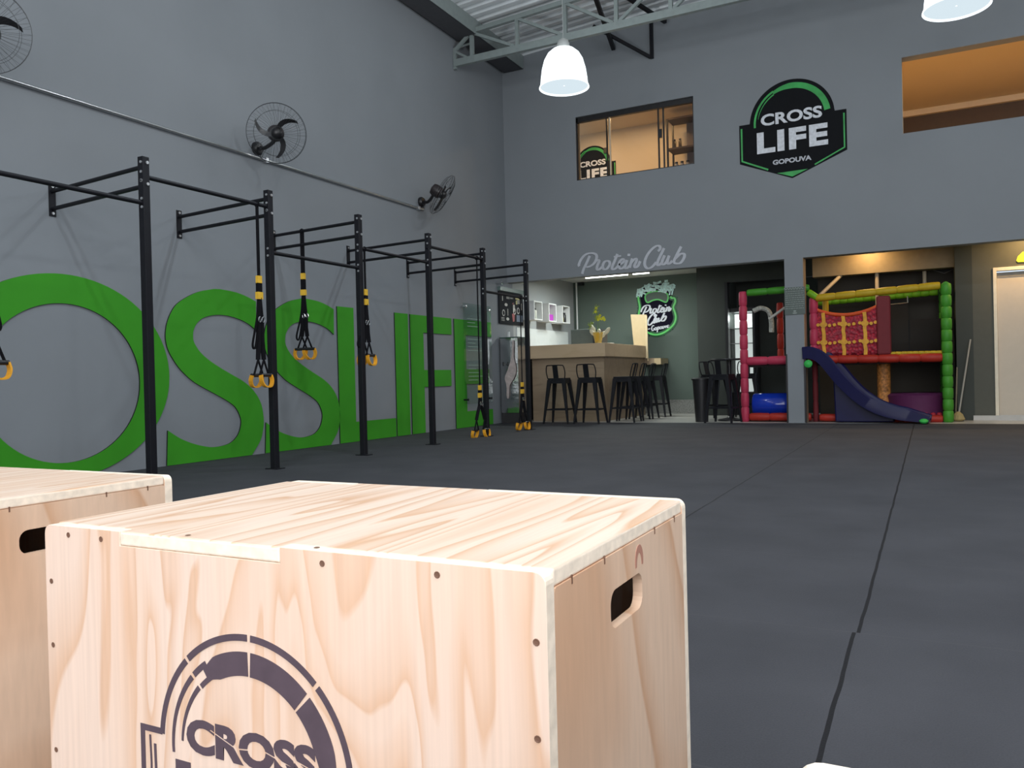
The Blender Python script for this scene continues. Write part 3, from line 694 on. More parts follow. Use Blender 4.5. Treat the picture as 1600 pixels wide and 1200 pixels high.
# ------------------------------------------------------------------ plywood jump boxes
def slot_plate(bm, y0, y1, z0, z1, sy0, sy1, sz0, sz1, x, th):
    add_plate(bm, rrect(y0, y1, z0, z1, .004, 2), lambda u, v, w: Vector((x + w, u, v)), th, [rrect(sy0, sy1, sz0, sz1, .016, 5)[::-1]])
def jump_box(loc, label, main=False, slot=(.166, .276, .498, .541), lx=.738, ly=.478, hz=.60):
    t = thing('jump_box', label, 'jump box', loc, 0, 'plywood jump boxes')
    th = .018; tx0, tx1 = .15, .415
    T = lambda u, v, w: Vector((u, w, v))
    r = .012
    out = arc(lx - r, hz - r, r, r, 0, 90, 5) + [(tx1, hz), (tx1, hz - th), (tx0, hz - th), (tx0, hz)] + arc(r, hz - r, r, r, 90, 180, 5) + [(0, 0), (lx, 0)]
    bm = BM(); add_plate(bm, out, T, th, mi_side=1); obj('front_panel', bm, [m_pale, m_ply], t, bevel=.0015)
    bm = BM(); add_plate(bm, out, lambda u, v, w: Vector((u, ly - th + w, v)), th, mi_side=1); obj('back_panel', bm, [m_pale, m_ply], t, bevel=.0015)
    bm = BM(); to = [(0.001, th), (tx0, th), (tx0, 0.0), (tx1, 0.0), (tx1, th), (lx - .001, th), (lx - .001, ly - th), (tx1, ly - th), (tx1, ly), (tx0, ly), (tx0, ly - th), (0.001, ly - th)]
    add_plate(bm, to, lambda u, v, w: Vector((u, v, hz - th + w)), th, mi_side=1); obj('top_panel', bm, [m_palet, m_ply], t, bevel=.003, seg=3)
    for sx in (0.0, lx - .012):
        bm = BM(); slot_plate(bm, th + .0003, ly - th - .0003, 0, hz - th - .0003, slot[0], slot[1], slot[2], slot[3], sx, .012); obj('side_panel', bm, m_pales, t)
    bm = BM(); add_box(bm, th, lx - th, th, ly - th, .02, .038); obj('bottom_panel', bm, m_pale, t)
    scr = [(.05, hz - .011), (.115, hz - .012), (.475, hz - .013), (.62, hz - .012), (.012, .525), (.012, .44), (lx - .011, .535), (lx - .012, .445), (lx - .012, .36), (.012, .3), (tx0 + .01, hz - .027)][:10]
    for sxx, sz in scr:
        bm = BM(); add_lathe(bm, [(.0036, .0006), (.0030, .0009), (.0012, .0004)], (sxx, 0, sz), n=10, axis=(0, -1, 0)); obj('screw', bm, m_hole, t)
    for sy in (.06, .15, .33, .42):
        bm = BM(); add_box(bm, lx - .0005, lx + .0006, sy - .0012, sy + .0012, hz - th - .006, hz - th + .003); obj('nail_mark', bm, m_hole, t)
    for sx in (lx * .35, lx * .62):
        bm = BM(); add_lathe(bm, [(.0034, .0006), (.0024, .0009), (.0010, .0005)], (sx, .012, hz), n=10, axis=(0, 0, 1)); obj('screw', bm, m_hole, t)
    if main:
        bm = BM(); ribbon(bm, arc(.266, .552, .012, .018, -10, 190, 16), .008, lambda u, v, w: Vector((lx + w, u, v)), .0003, taper=lambda t, d: .6 + .6 * math.sin(PI * t)); obj('wood_knot_mark', bm, mat('reddish_knot', (.45, .22, .16), .5), t)
        Q = lambda u, v, w: Vector((u, -w - .0002, v))
        cx, cy, s = 5.967 - loc[0], .349, .24
        q = lambda l: [(cx + a * s, cy + b * s) for a, b in l]
        bm = BM(); th2 = .0004
        def strokes(l, w, taper=None): ribbon(bm, q(l), w * s, Q, th2, taper)
        for a0, a1 in ((4, 45.5), (47.5, 88), (90, 131.5), (133.5, 176)): strokes(arc(0, 0, .60, .60, a0, a1, 16), .032)
        for sg in (-1, 1):
            strokes([(sg * .60, .052), (sg * .745, .052)], .032); strokes([(sg * .745, .068), (sg * .745, -.56)], .032)
            strokes([(sg * .745, -.57), (sg * .02, -.86)], .032)
        strokes(arc(0, 0, .475, .475, 47.5, 88, 14), .115); strokes(arc(0, 0, .475, .475, -6, 45.5, 14), .115, taper=lambda t, d: .55 + .45 * min(1, t * 2.2))
        strokes(arc(0, 0, .475, .475, 90, 126, 14), .115, taper=lambda t, d: 1 if t < .7 else 1 - (t - .7) * 1.7)
        strokes(arc(0, 0, .52, .52, 122, 134, 6), .03); strokes(arc(0, 0, .52, .52, 136, 184, 14), .028, taper=lambda t, d: 1 - .4 * t)
        strokes(arc(0, 0, .45, .45, 122, 134, 6), .026); strokes(arc(0, 0, .455, .455, 136, 176, 14), .026, taper=lambda t, d: 1 - .5 * t)
        for sg in (-1, 1):
            strokes([(sg * .69, .02), (sg * .685, -.12), (sg * .69, -.3)], .012); strokes([(sg * .655, -.02), (sg * .652, -.15), (sg * .655, -.4)], .016)
        x0, x1 = cx - .102, cx + .097; z0, z1 = .3455, .387; wl = (x1 - x0) / 5.15
        gp = []
        def gap(fx, fz, nx, nz, xa, xb, hw=.00085): gp.append((x0 + fx * (x1 - x0), z0 + fz * (z1 - z0), nx, nz, hw, x0 + xa * (x1 - x0), x0 + xb * (x1 - x0)))
        gap(.30, .60, .35, 1, .205, .385); gap(.50, .48, -.12, 1, .395, .62); gap(.70, .45, .25, 1, .62, .80); gap(.90, .45, .25, 1, .81, 1.0)
        add_text(bm, 'CROSS', x0, x1, z0, z1, Q, th2, bold=.05, gaps=gp)
        add_text(bm, 'LIFE', cx - .122, cx + .123, cy - .106, cy - .0165, Q, th2, bold=.05, space=1.12)
        add_text(bm, 'GOPOUVA', cx - .067, cx + .067, cy - .155, cy - .136, Q, th2, bold=.04)
        obj('stencilled_emblem', bm, m_stencil, t)
    return t
jump_box((5.604, .672, 0), 'plywood jump box with a dark stencilled emblem, large in the foreground', main=True)
jump_box((4.548, .665, 0), 'plywood jump box at the left edge with a long handle slot', slot=(.165, .32, .500, .541))
jump_box((6.60, -.085, 0), 'plywood jump box of which only a corner shows at the bottom edge')

# ------------------------------------------------------------------ bar stools and high table
def bar_stool():
    t = thing('bar_stool', '', 'stool')
    bm = BM(); add_plate(bm, rrect(-.155, .155, -.155, .155, .03, 4), lambda u, v, w: Vector((u, v, .735 + w)), .028); add_box(bm, -.152, .152, -.152, .152, .672, .738); obj('seat', bm, m_black, t, bevel=.003)
    for sx in (-1, 1):
        for sy in (-1, 1):
            bm = BM(); a = Vector((sx * .125, sy * .125, .735)); b = Vector((sx * .215, sy * .215, 0))
            for p, w in (((a), .028),): pass
            A = [bm.verts.new(a + Vector((dx, dy, 0))) for dx, dy in ((-.032, -.032), (.032, -.032), (.032, .032), (-.032, .032))]
            B = [bm.verts.new(b + Vector((dx, dy, 0))) for dx, dy in ((-.013, -.013), (.013, -.013), (.013, .013), (-.013, .013))]
            for k in range(4): bm.faces.new([A[k], A[(k + 1) % 4], B[(k + 1) % 4], B[k]])
            bm.faces.new(A[::-1]); bm.faces.new(B)
            obj('leg', bm, m_black, t)
    bm = BM(); q = .19
    for a, b in (((-q, -q), (q, -q)), ((q, -q), (q, q)), ((q, q), (-q, q)), ((-q, q), (-q, -q))): sq_bar(bm, (*a, .235), (*b, .235), .012, .02)
    obj('footrest', bm, m_black, t)
    bm = BM(); pts = [(-.15, -.14, .75), (-.165, -.165, .86), (-.15, -.19, .955), (-.11, -.20, .975), (.11, -.20, .975), (.15, -.19, .955), (.165, -.165, .86), (.15, -.14, .75)]
    add_tube(bm, smooth_path(pts, sub=4), .0095, 8); obj('back_rail', bm, m_black, t, smooth=True)
    bm = BM(); add_box(bm, -.045, .045, -.205, -.198, .74, .975, M=Matrix.Shear('YZ', 4, (0, 0)) if False else None)
    for v in bm.verts:
        v.co.y += (.975 - v.co.z) / .235 * .06
    obj('back_splat', bm, m_black, t)
    return t
st0 = bar_stool(); st0.location = (1.11, 12.50, -.002); st0.rotation_euler = (0, 0, 0.06)
st0['label'] = 'black metal bar stool at the front of the bar, the left one of two'; st0['group'] = 'metal bar stools'
G_ = 'metal bar stools'
dup(st0, (1.665, 12.50, -.002), .02, 'black metal bar stool at the front of the bar, nearest the counter corner', G_)
rows_ = [(2.10, 12.97, 'black metal bar stool at the side of the bar, nearest the gym floor'), (2.09, 13.48, 'black metal bar stool at the side of the bar, second from the gym floor'),
         (2.10, 13.98, 'black metal bar stool at the side of the bar, between the second and the farthest'), (2.14, 14.60, 'black metal bar stool at the side of the bar, farthest from the gym floor')]
for x, y, lb in rows_: dup(st0, (x, y, -.002), PI / 2 + .05, lb, G_)
bt = thing('high_table', 'black round high table between the bar and the play frame', 'table', (3.76, 13.37, -.002))
bm = BM(); add_lathe(bm, [(.30, .985), (.305, 1.0), (.30, 1.012)], n=36); obj('tabletop', bm, m_blackp, bt, smooth=True)
bm = BM(); cyl(bm, (0, 0, .04), (0, 0, .985), .035, 14); obj('column', bm, m_blackp, bt, smooth=True)
bm = BM(); add_lathe(bm, [(.20, 0), (.20, .02), (.06, .05), (.035, .08)], n=30); obj('foot', bm, m_blackp, bt, smooth=True)
dup(st0, (3.76, 12.86, -.002), -.15, 'black metal bar stool in front of the high table', G_)
dup(st0, (3.42, 13.75, -.002), PI / 3.0 + PI, 'black metal bar stool behind the high table on the bar side', G_)
dup(st0, (3.86, 14.25, -.002), PI + .1, 'black metal bar stool behind the high table, before the fridge', G_)
m_bin = mat('black_bin_plastic', (.014, .014, .016), .45)
t = thing('waste_bin', 'black waste bin standing left of the high table', 'bin', (3.38, 13.02, -.002))
bm = BM(); add_lathe(bm, [(.10, 0), (.135, .68)], n=4 * 6, cap=True); obj('bin_body', bm, m_bin, t, smooth=True)
bm = BM(); add_lathe(bm, [(.15, .675), (.15, .70), (.12, .715)], n=24); obj('bin_lid', bm, m_bin, t, smooth=True)

# ------------------------------------------------------------------ bar counter
bc = thing('bar_counter', 'L-shaped wood-laminate bar counter with a thick lighter top band', 'counter', (0, 0, -.002))
bm = BM(); add_box(bm, .33, 1.70, 13.08, 13.22, 0, 1.115); obj('front_panel', bm, m_barwood, bc)
bm = BM(); add_box(bm, 1.56, 1.70, 13.22, 15.3, 0, 1.115); obj('side_panel', bm, m_barwood, bc)
bm = BM(); add_box(bm, .30, 1.76, 12.98, 13.45, 1.115, 1.345); obj('top_band', bm, m_barband, bc, bevel=.003)
bm = BM(); add_box(bm, 1.35, 1.76, 13.45, 15.3, 1.115, 1.345); obj('top_band', bm, m_barband, bc, bevel=.003)
bm = BM(); add_box(bm, 1.56, 1.90, 15.3, 15.8, .98, 1.105); obj('lower_shelf', bm, m_barwood, bc)
bm = BM(); add_box(bm, 1.90, 2.03, 15.3, 15.8, .98, 1.10); obj('lit_shelf_end', bm, m_mdf, bc)  # paler end piece imitates light reaching the slab from inside
bm = BM(); add_box(bm, .33, 1.35, 13.22, 13.45, .02, 1.10); obj('inner_cabinet', bm, m_dark, bc)
t = thing('counter_flap', 'pale yellow wooden flap board standing raised at the end of the bar', 'board', (1.66, 15.2, 1.1))
bm = BM(); add_plate(bm, [(-.135, .245), (.10, .245), (.135, -.05), (.155, -.05), (.135, .85), (-.185, .87)], lambda u, v, w: Vector((u, w, v)), .02); obj('board', bm, m_mdf, t)
bm = BM(); add_box(bm, .11, .15, -.012, .0, .0, .83); obj('edge_batten', bm, mat('light_batten', (.56, .45, .28), .5), t)
# left end: stainless water cooler
t = thing('water_cooler', 'stainless steel water cooler against the left wall beside the bar', 'water cooler', (.04, 12.42, 0))
bm = BM(); add_box(bm, 0, .34, 0, .42, .18, 1.47)
bmesh.ops.subdivide_edges(bm, edges=bm.edges, cuts=5, use_grid_fill=True); obj('cooler_body', bm, m_steel, t)
box_obj('drip_base', .0, .33, .01, .41, 0, .18, mat('dark_grey_base', (.035, .032, .035), .6), t)
box_obj('cooler_top', -.01, .35, -.01, .43, 1.47, 1.49, mat('dark_green_top', (.05, .09, .08), .2), t, bevel=.004)
bm = BM(); cyl(bm, (.10, 0, 1.02), (.10, -.09, 1.02), .012); cyl(bm, (.10, -.085, 1.06), (.10, -.085, .99), .014); obj('tap', bm, m_blackp, t, smooth=True)
bm = BM()
for i in range(6): add_box(bm, .33, .338, .03 + i * .062, .05 + i * .062, .02, .16)
obj('base_grille', bm, m_blackp, t)
bm = BM(); cyl(bm, (0, 0, 0), (0, 0, .10), .025, 14, .022)
o = obj('plastic_cup', bm, m_white); o.location = (.12, 12.60, 1.491); tag(o, 'small white plastic cup standing on the water cooler', 'cup')
# pinkish plate standing in for a swirl reflected in the cooler's steel
bm = BM(); 
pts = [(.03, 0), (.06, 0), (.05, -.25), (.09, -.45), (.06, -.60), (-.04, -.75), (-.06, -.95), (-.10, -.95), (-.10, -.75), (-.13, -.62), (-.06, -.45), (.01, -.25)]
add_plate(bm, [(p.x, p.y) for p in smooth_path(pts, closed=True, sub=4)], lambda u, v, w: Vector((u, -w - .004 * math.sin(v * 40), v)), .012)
o = obj('swirl_reflection', bm, mat('pinkish_white_swirl', (.52, .44, .42), .9, var=.15)); o.location = (.26, 12.405, 1.40); tag(o, 'pinkish white plate shaped as a reflection on the steel water cooler', 'swirl_reflection')

# clear board on the left wall with stand-offs
t = thing('clear_board', 'clear acrylic board on chrome stand-offs over the letter E', 'board', (0, 11.55, 0))
bm = BM(); add_box(bm, .07, .076, -.42, .50, .38, 2.0); obj('acrylic_sheet', bm, m_clear, t)
for y, z in ((-.36, 1.95), (.42, 1.93)):
    bm = BM(); add_lathe(bm, [(.016, 0), (.016, .08), (.024, .082), (.024, .095), (.01, .10)], (0.001, y, z), n=14, axis=(1, 0, 0)); obj('standoff', bm, m_chrome, t, smooth=True)
for y, z in ((-.36, .45), (.42, .45)):
    bm = BM(); add_lathe(bm, [(.014, 0), (.014, .09), (.02, .092), (.02, .10)], (0.001, y, z), n=14, axis=(1, 0, 0)); obj('standoff', bm, m_black, t, smooth=True)
bm = BM()
for z0_, n_ in ((1.75, 3), (1.42, 4), (1.0, 5)):
    for k in range(n_):
        zz = z0_ - k * .06; add_box(bm, .0765, .078, -.30, -.30 + .25 + .3 * ((k * 7 + 3) % 5) / 5, zz, zz + .008)
obj('marker_lines', bm, mat('faded_marker', (.30, .42, .36), .6), t)
# black doodle menu board
t = thing('menu_board', 'black menu board with white and coloured doodles on the left wall near the bar', 'menu board', (0, 12.90, 0))
bm = BM(); add_box(bm, .001, .03, -.45, .47, 1.74, 2.30); obj('board', bm, mat('menu_black', (.016, .018, .022), .8, spec=.15), t)
box_obj('header_strip', .001, .06, -.46, .46, 2.31, 2.38, mat('green_grey_header', (.12, .17, .16), .4), t)
bm = BM(); random.seed(3)
for (u, v, k) in [(-.33, 2.2, 0), (-.12, 2.22, 1), (.02, 2.23, 1), (-.2, 2.08, 2), (-.3, 1.93, 3), (-.14, 1.95, 0), (.1, 2.05, 4), (.12, 1.98, 3), (.28, 2.16, 1), (.27, 2.0, 3), (.4, 2.08, 0), (-.15, 1.83, 2), (-.33, 1.82, 1)]:
    TT = lambda a, b, w: Vector((.0305 + w, a, b))
    if k == 3: ribbon(bm, arc(u, v, .045, .05, 0, 350, 16), .018, TT, .001)
    elif k == 2: add_plate(bm, arc(u, v, .055, .028, 0, 340, 12), TT, .001)
    elif k == 1:
        for j in range(3): add_box(bm, .0305, .0315, u - .06, u + .06, v - .03 + j * .024, v - .02 + j * .024)
    elif k == 4: add_plate(bm, arc(u, v, .035, .09, 0, 340, 12), TT, .001)
    else: add_box(bm, .0305, .0315, u - .012, u + .012, v - .06, v + .06)
obj('white_doodles', bm, mat('chalk_white', (.45, .45, .43), .7, var=.3), t)
bm = BM(); add_plate(bm, [(.02, 1.93), (.13, 1.95), (.11, 1.80), (.05, 1.79)], lambda a, b, w: Vector((.0305 + w, a, b)), .001); add_box(bm, .0305, .0315, .05, .12, 2.1, 2.13); obj('red_doodle', bm, mat('chalk_red', (.35, .10, .10), .7), t)
bm = BM(); add_box(bm, .0305, .0315, .17, .34, 2.20, 2.26); add_box(bm, .0305, .0315, .18, .24, 2.11, 2.18); obj('yellow_doodle', bm, mat('chalk_yellow', (.38, .36, .16), .7), t)
bm = BM(); add_box(bm, .0305, .0315, .2, .44, 1.80, 1.92); obj('blue_doodle', bm, mat('chalk_blue', (.13, .17, .24), .7), t)
bm = BM(); add_lathe(bm, [(.02, 0), (.02, .09), (.04, .10), (.04, .115), (.01, .12)], (.001, -.50, 2.44), n=12, axis=(1, 0, 0)); obj('chrome_hook', bm, m_chrome, t, smooth=True)

# bar area furnishings -----------------------------------------------------
# white tile splashback and cube shelves on the bar's left wall
o = thing('splashback', 'glossy white wall panel low on the left wall behind the bar', 'wall panel', (0, 13.1, 0))
box_obj('panel', .001, .02, 0.03, 2.36, .9, 1.70, m_whiteg, o)
bm = BM()
for k in range(1, 4): add_box(bm, .02, .0205, .03, 2.36, .9 + k * .2, .904 + k * .2)
obj('joint_lines', bm, mat('pale_joint', (.62, .66, .66), .5), o)
items = [('green_pot', (.35, .5, .2)), ('purple_box', (.45, .08, .45)), ('dark_jar', (.03, .03, .03))]
for i, (y0, y1, lb) in enumerate(((13.38, 13.74, 'white cube shelf on the bar wall, nearest the rig, almost empty'), (14.03, 14.38, 'white cube shelf on the bar wall, the middle one holding a purple box'), (14.68, 15.04, 'white cube shelf on the bar wall, farthest in and holding dark jars'))):
    t = thing('cube_shelf', lb, 'shelf', (.002, y0, 1.84), 0, 'white cube shelves')
    d, h, w, k = .25, .35, y1 - y0, .022
    bm = BM(); add_box(bm, 0, d, 0, k, 0, h); add_box(bm, 0, d, w - k, w, 0, h); add_box(bm, 0, d, k, w - k, 0, k); add_box(bm, 0, d, k, w - k, h - k, h); obj('shelf_frame', bm, m_white, t, bevel=.002)
    box_obj('back_board', 0, .01, k, w - k, k, h - k, mat('shelf_back_dark', (.06, .07, .05), .6) if i == 2 else mat('shelf_back_pale', (.5, .52, .46), .6), t)
def simple_jar(name, loc, r, h, m_, label, cat, group=None):
    t = thing(name, label, cat, loc, 0, group)
    bm = BM(); add_lathe(bm, [(r * .9, 0), (r, h * .1), (r, h * .75), (r * .7, h * .85)], n=16); obj('body', bm, m_, t, smooth=True)
    bm = BM(); add_lathe(bm, [(r * .75, h * .85), (r * .75, h), (r * .6, h)], n=16); obj('lid', bm, m_blackp, t, smooth=True); return t
zt = 1.84 + .023
b_ = box_obj('purple_box', -.05, .05, -.09, .09, 0, .12, mat('purple_card', (.42, .05, .45), .5)); b_.location = (.17, 14.20, zt); tag(b_, 'small purple box standing in the middle cube shelf', 'box')
simple_jar('olive_jar', (.17, 14.80, zt), .045, .12, mat('olive_jar', (.25, .22, .06), .4), 'olive jar in the farthest cube shelf', 'jar')
simple_jar('black_jar', (.17, 14.93, zt), .04, .2, m_blackp, 'black jar in the farthest cube shelf', 'jar')
simple_jar('clear_jar', (.17, 13.56, zt), .045, .2, mat('pale_jar', (.6, .62, .55), .3), 'pale jar in the cube shelf nearest the rig', 'jar')
# white corner pipe
bm = BM(); cyl(bm, (.10, 15.78, .0), (.10, 15.78, 2.75), .018, 10); o = obj('corner_pipe', bm, m_white, smooth=True); tag(o, 'thin white vertical pipe in the back corner of the bar', 'pipe')
bm = BM(); add_box(bm, -.05, .05, -.05, .05, -.03, .03); o = obj('junction_box', bm, m_blackp); o.location = (.22, 15.76, 2.71); tag(o, 'small dark junction box under the bar ceiling', 'junction box')
# appliances on the counter
def work(x0, x1, y0, y1, h, m_, name, label, cat):
    t = thing(name, label, cat, ((x0 + x1) / 2, (y0 + y1) / 2, 1.343)); w = (x1 - x0) / 2; dd = (y1 - y0) / 2
    bm = BM(); add_box(bm, -w, w, -dd, dd, 0, h); obj('body', bm, m_, t, bevel=.008); return t
wt = thing('worktop', 'back worktop behind the bar carrying the two machines', 'worktop', (0, 0, 0)); box_obj('slab', .021, 1.34, 13.47, 14.9, 1.30, 1.34, m_barwood, wt); box_obj('cabinet', .05, 1.30, 13.5, 14.85, 0, 1.30, m_dark, wt)
t = work(.66, 1.12, 14.1, 14.4, .32, mat('grey_green_plastic', (.115, .14, .13), .4), 'microwave_oven', 'grey-green boxy appliance behind the bar, left of the flowers', 'appliance')
box_obj('base_plate', -.2, .22, -.165, -.15, .02, .30, mat('grey_green_front', (.10, .125, .118), .35), t)
t = work(1.14, 1.32, 14.0, 14.3, .30, mat('dark_blue_plastic', (.02, .025, .035), .35), 'coffee_machine', 'dark rounded appliance behind the bar, right of the flowers', 'appliance')
bm = BM(); cyl(bm, (0, -.15, .2), (0, -.18, .2), .04); obj('spout', bm, m_blackp, t, smooth=True)
for x, y, lb in ((.72, 13.75, 'white paper stack on the bar left of the flowers'), (1.52, 13.75, 'white paper stack on the bar right of the flowers')):
    b_ = box_obj('paper_stack', -.10, .10, -.08, .08, 0, .022, m_white); b_.location = (x, y, 1.342 if x < 1 else 1.347); tag(b_, lb, 'paper', 'paper stacks on the bar')
# flowers in a yellow wrap
fl = thing('flower_arrangement', 'yellow orchids in a yellow paper-wrapped pot on the bar', 'flowers', (1.50, 13.35, 1.346))
m_wrap = mat('yellow_wrap', (.60, .42, .10), .6, var=.2, scale=12); m_leaf = mat('leaf_green', (.14, .26, .06), .5); m_flo = mat('yellow_petal', (.62, .60, .04), .5, var=.2); m_crm = mat('cream_wrap', (.62, .58, .42), .6)
bm = BM(); add_lathe(bm, [(.055, 0), (.075, .1), (.095, .2)], n=14); obj('pot_wrap', bm, m_wrap, fl, smooth=True)
bm = BM(); add_plate(bm, [(-.02, 0), (.05, .04), (.05, .17), (-.01, .16)], lambda a, b, w: Vector((a, -.085 - w, b + .02)), .004); obj('gift_tag', bm, mat('orange_tag', (.62, .36, .03), .5), fl)
random.seed(11)
bm = BM()
for a, r, h in ((2.7, .12, .34), (3.3, .10, .26), (0.2, .17, .28), (.6, .10, .22), (5.2, .07, .24), (1.6, .06, .26)):
    e = Vector((math.cos(a), math.sin(a) * .6, 0)); add_lathe(bm, [(.012, -.09), (.038, -.02), (.034, .04), (.012, .07)], e * r + Vector((0, 0, h - .06)), n=8, axis=(e.x, e.y, 1.2))
obj('wrap_tips', bm, m_crm, fl, smooth=True)
bm = BM()
for (dx, dy, h) in ((-.02, 0, .62), (.05, .01, .50), (-.12, .02, .38), (.0, -.02, .55)):
    add_tube(bm, smooth_path([(0, 0, .1), (dx * .3, dy, h * .55), (dx, dy, h)], sub=4), .004, 5)
obj('stems', bm, m_leaf, fl)
bm = BM()
def petal(bm, c, d, l, w):
    c = Vector(c); d = Vector(d).normalized(); s = d.cross(Vector((0, 1, .2))).normalized(); nn = d.cross(s)
    v = [bm.verts.new(c), bm.verts.new(c + d * l * .5 + s * w / 2 + nn * .004), bm.verts.new(c + d * l), bm.verts.new(c + d * l * .5 - s * w / 2 + nn * .004), bm.verts.new(c + d * l * .5 + nn * .012)]
    for a, b in ((0, 1), (1, 2), (2, 3), (3, 0)): bm.faces.new([v[a], v[b], v[4]])
for k in range(34):
    h = random.uniform(.40, .66); c = (-.03 + random.gauss(0, .02), random.gauss(0, .015), h)
    petal(bm, c, (random.uniform(-1, 1), random.uniform(-.5, .5), random.uniform(-.3, 1)), .05, .02)
for k in range(22): petal(bm, (-.13 + random.gauss(0, .02), 0, random.uniform(.28, .36)), (random.uniform(-1, .6), random.uniform(-.5, .5), random.uniform(-.2, 1)), .06, .02)
obj('leaves', bm, mat('yellow_green_leaf', (.22, .30, .05), .5, var=.3), fl)
bm = BM()
for c in [(-.0, 0, .47), (.04, -.01, .44), (.08, 0, .43), (.11, .01, .45), (.05, 0, .49), (.13, 0, .415), (-.03, 0, .56), (-.02, 0, .62), (.02, -.02, .42)]:
    for k in range(6):
        a = k * PI / 3 + c[0] * 20; petal(bm, (c[0], c[1] - .01, c[2]), (math.cos(a), -.25, math.sin(a)), .034, .024)
obj('blossoms', bm, m_flo, fl)

# fluorescent tubes under the bar ceiling
m_tube = mat('tube_glow', (.9, .95, 1), .4, emit=(.95, 1, .96), es=9)
for x0, x1, lb in ((.93, 1.80, 'long lit fluorescent tube under the bar ceiling'), (1.86, 2.2, 'short visible lit fluorescent tube at the right end of the long one')):
    t = thing('tube_light', lb, 'tube light', (x0, 14.2, 2.66), 0, 'fluorescent tubes over the bar')
    bm = BM(); cyl(bm, (.02, 0, -.03), (x1 - x0 - .02, 0, -.03), .016, 12); obj('tube', bm, m_tube, t, smooth=True)
    box_obj('fitting', 0, x1 - x0, -.03, .03, 0, .098, m_white, t)
    light('tube_lamp', 'AREA', ((x1 - x0) / 2, 0, -.055), 44 * (x1 - x0), (.93, 1, .96), size=x1 - x0, size_y=.05, parent=t)

# protein club emblem on the bar's back wall
kb = thing('kettlebell_emblem', 'kettlebell-shaped Protein Club emblem glowing green on the back wall of the bar', 'emblem', (1.8, 15.838, 2.0))
TK = lambda off: (lambda u, v, w: Vector((u - 1.8, -w - off, v - 2.0)))
right = [(2.097, 2.332), (2.122, 2.298), (2.18, 2.288), (2.191, 2.211), (2.15, 2.112), (2.18, 2.008), (2.197, 1.905), (2.162, 1.793), (2.069, 1.696), (1.936, 1.613), (1.79, 1.581), (1.657, 1.613)]
left = [(1.56, 1.68), (1.46, 1.78), (1.425, 1.90), (1.436, 2.039), (1.458, 2.154), (1.438, 2.286), (1.427, 2.377)]
ring = right + left
hand_top = [(1.427, 2.377), (1.50, 2.50), (1.66, 2.575), (1.88, 2.57), (2.03, 2.50), (2.10, 2.40), (2.097, 2.332)]
hole = [(1.619, 2.241), (1.574, 2.341), (1.61, 2.417), (1.744, 2.452), (1.876, 2.449), (2.007, 2.408), (2.051, 2.335), (2.009, 2.223), (1.859, 2.284), (1.74, 2.279)]
random.seed(5)
full = [(p.x, p.y) for p in smooth_path(ring + hand_top[1:-1], closed=True, sub=5)]
cx_, cy_ = 1.81, 2.05; rag = []
for i, (a, b) in enumerate(full):
    k = 1.04 + (.13 * random.random() if (i % 2 and b < 2.35) else .015); rag.append((cx_ + (a - cx_) * k, cy_ + (b - cy_) * k))
bm = BM(); add_plate(bm, rag, TK(.001), .003, [hole[::-1]]); obj('black_body', bm, mat('emblem_body', (.012, .010, .022), .9, spec=.08), kb)
bm = BM(); ribbon(bm, [(p.x, p.y) for p in smooth_path(right, sub=4)], .10, TK(.004), .002, closed=False); ribbon(bm, [(p.x, p.y) for p in smooth_path(left, sub=4)], .08, TK(.004), .002); obj('dark_green_glow', bm, m_logodgrn, kb)
bm = BM(); ribbon(bm, [(p.x, p.y) for p in smooth_path(right + left, sub=4)], .034, TK(.006), .002)
ribbon(bm, [(p.x, p.y) for p in smooth_path(hole, closed=True, sub=4)], .028, TK(.006), .002, closed=True); obj('green_outline', bm, m_logoltg, kb)
bm = BM()
for k in range(46):
    u = random.uniform(1.38, 2.08); v = 2.475 + random.gauss(0, .05) + .075 * math.sin((u - 1.36) / .82 * PI); l = random.uniform(.06, .2)
    ribbon(bm, [(u, v), (u + l * .5, v + random.uniform(-.02, .03)), (min(2.2, u + l), v + random.uniform(-.04, .03))], random.uniform(.02, .05), TK(.008 + .00025 * k), .0002)
for u0 in (1.40, 1.46, 1.50, 2.08, 2.13): ribbon(bm, [(u0, 2.36), (u0 + .02, 2.45), (u0 + .03, 2.53)], .03, TK(.020), .0004)
obj('mint_splash', bm, m_splash, kb)
def fit(strokes, x0, x1, z0, z1, shear=0.0, tilt=0.0):
    X = [p[0] for s in strokes for p in s]; Z = [p[1] for s in strokes for p in s]
    a, b, c, d = min(X), max(X), min(Z), max(Z)
    return lambda p: (x0 + (p[0] - a) / (b - a) * (x1 - x0), z0 + (p[1] - c) / (d - c) * (z1 - z0) + tilt * ((p[0] - a) / (b - a) - .5))
bm = BM()
script(bm, PROT, .030, TK(.0205), .001, fit(PROT, 1.49, 2.11, 2.00, 2.20, tilt=.05)); script(bm, CLUB, .034, TK(.0205), .001, fit(CLUB, 1.62, 2.0, 1.81, 2.01, tilt=.06))
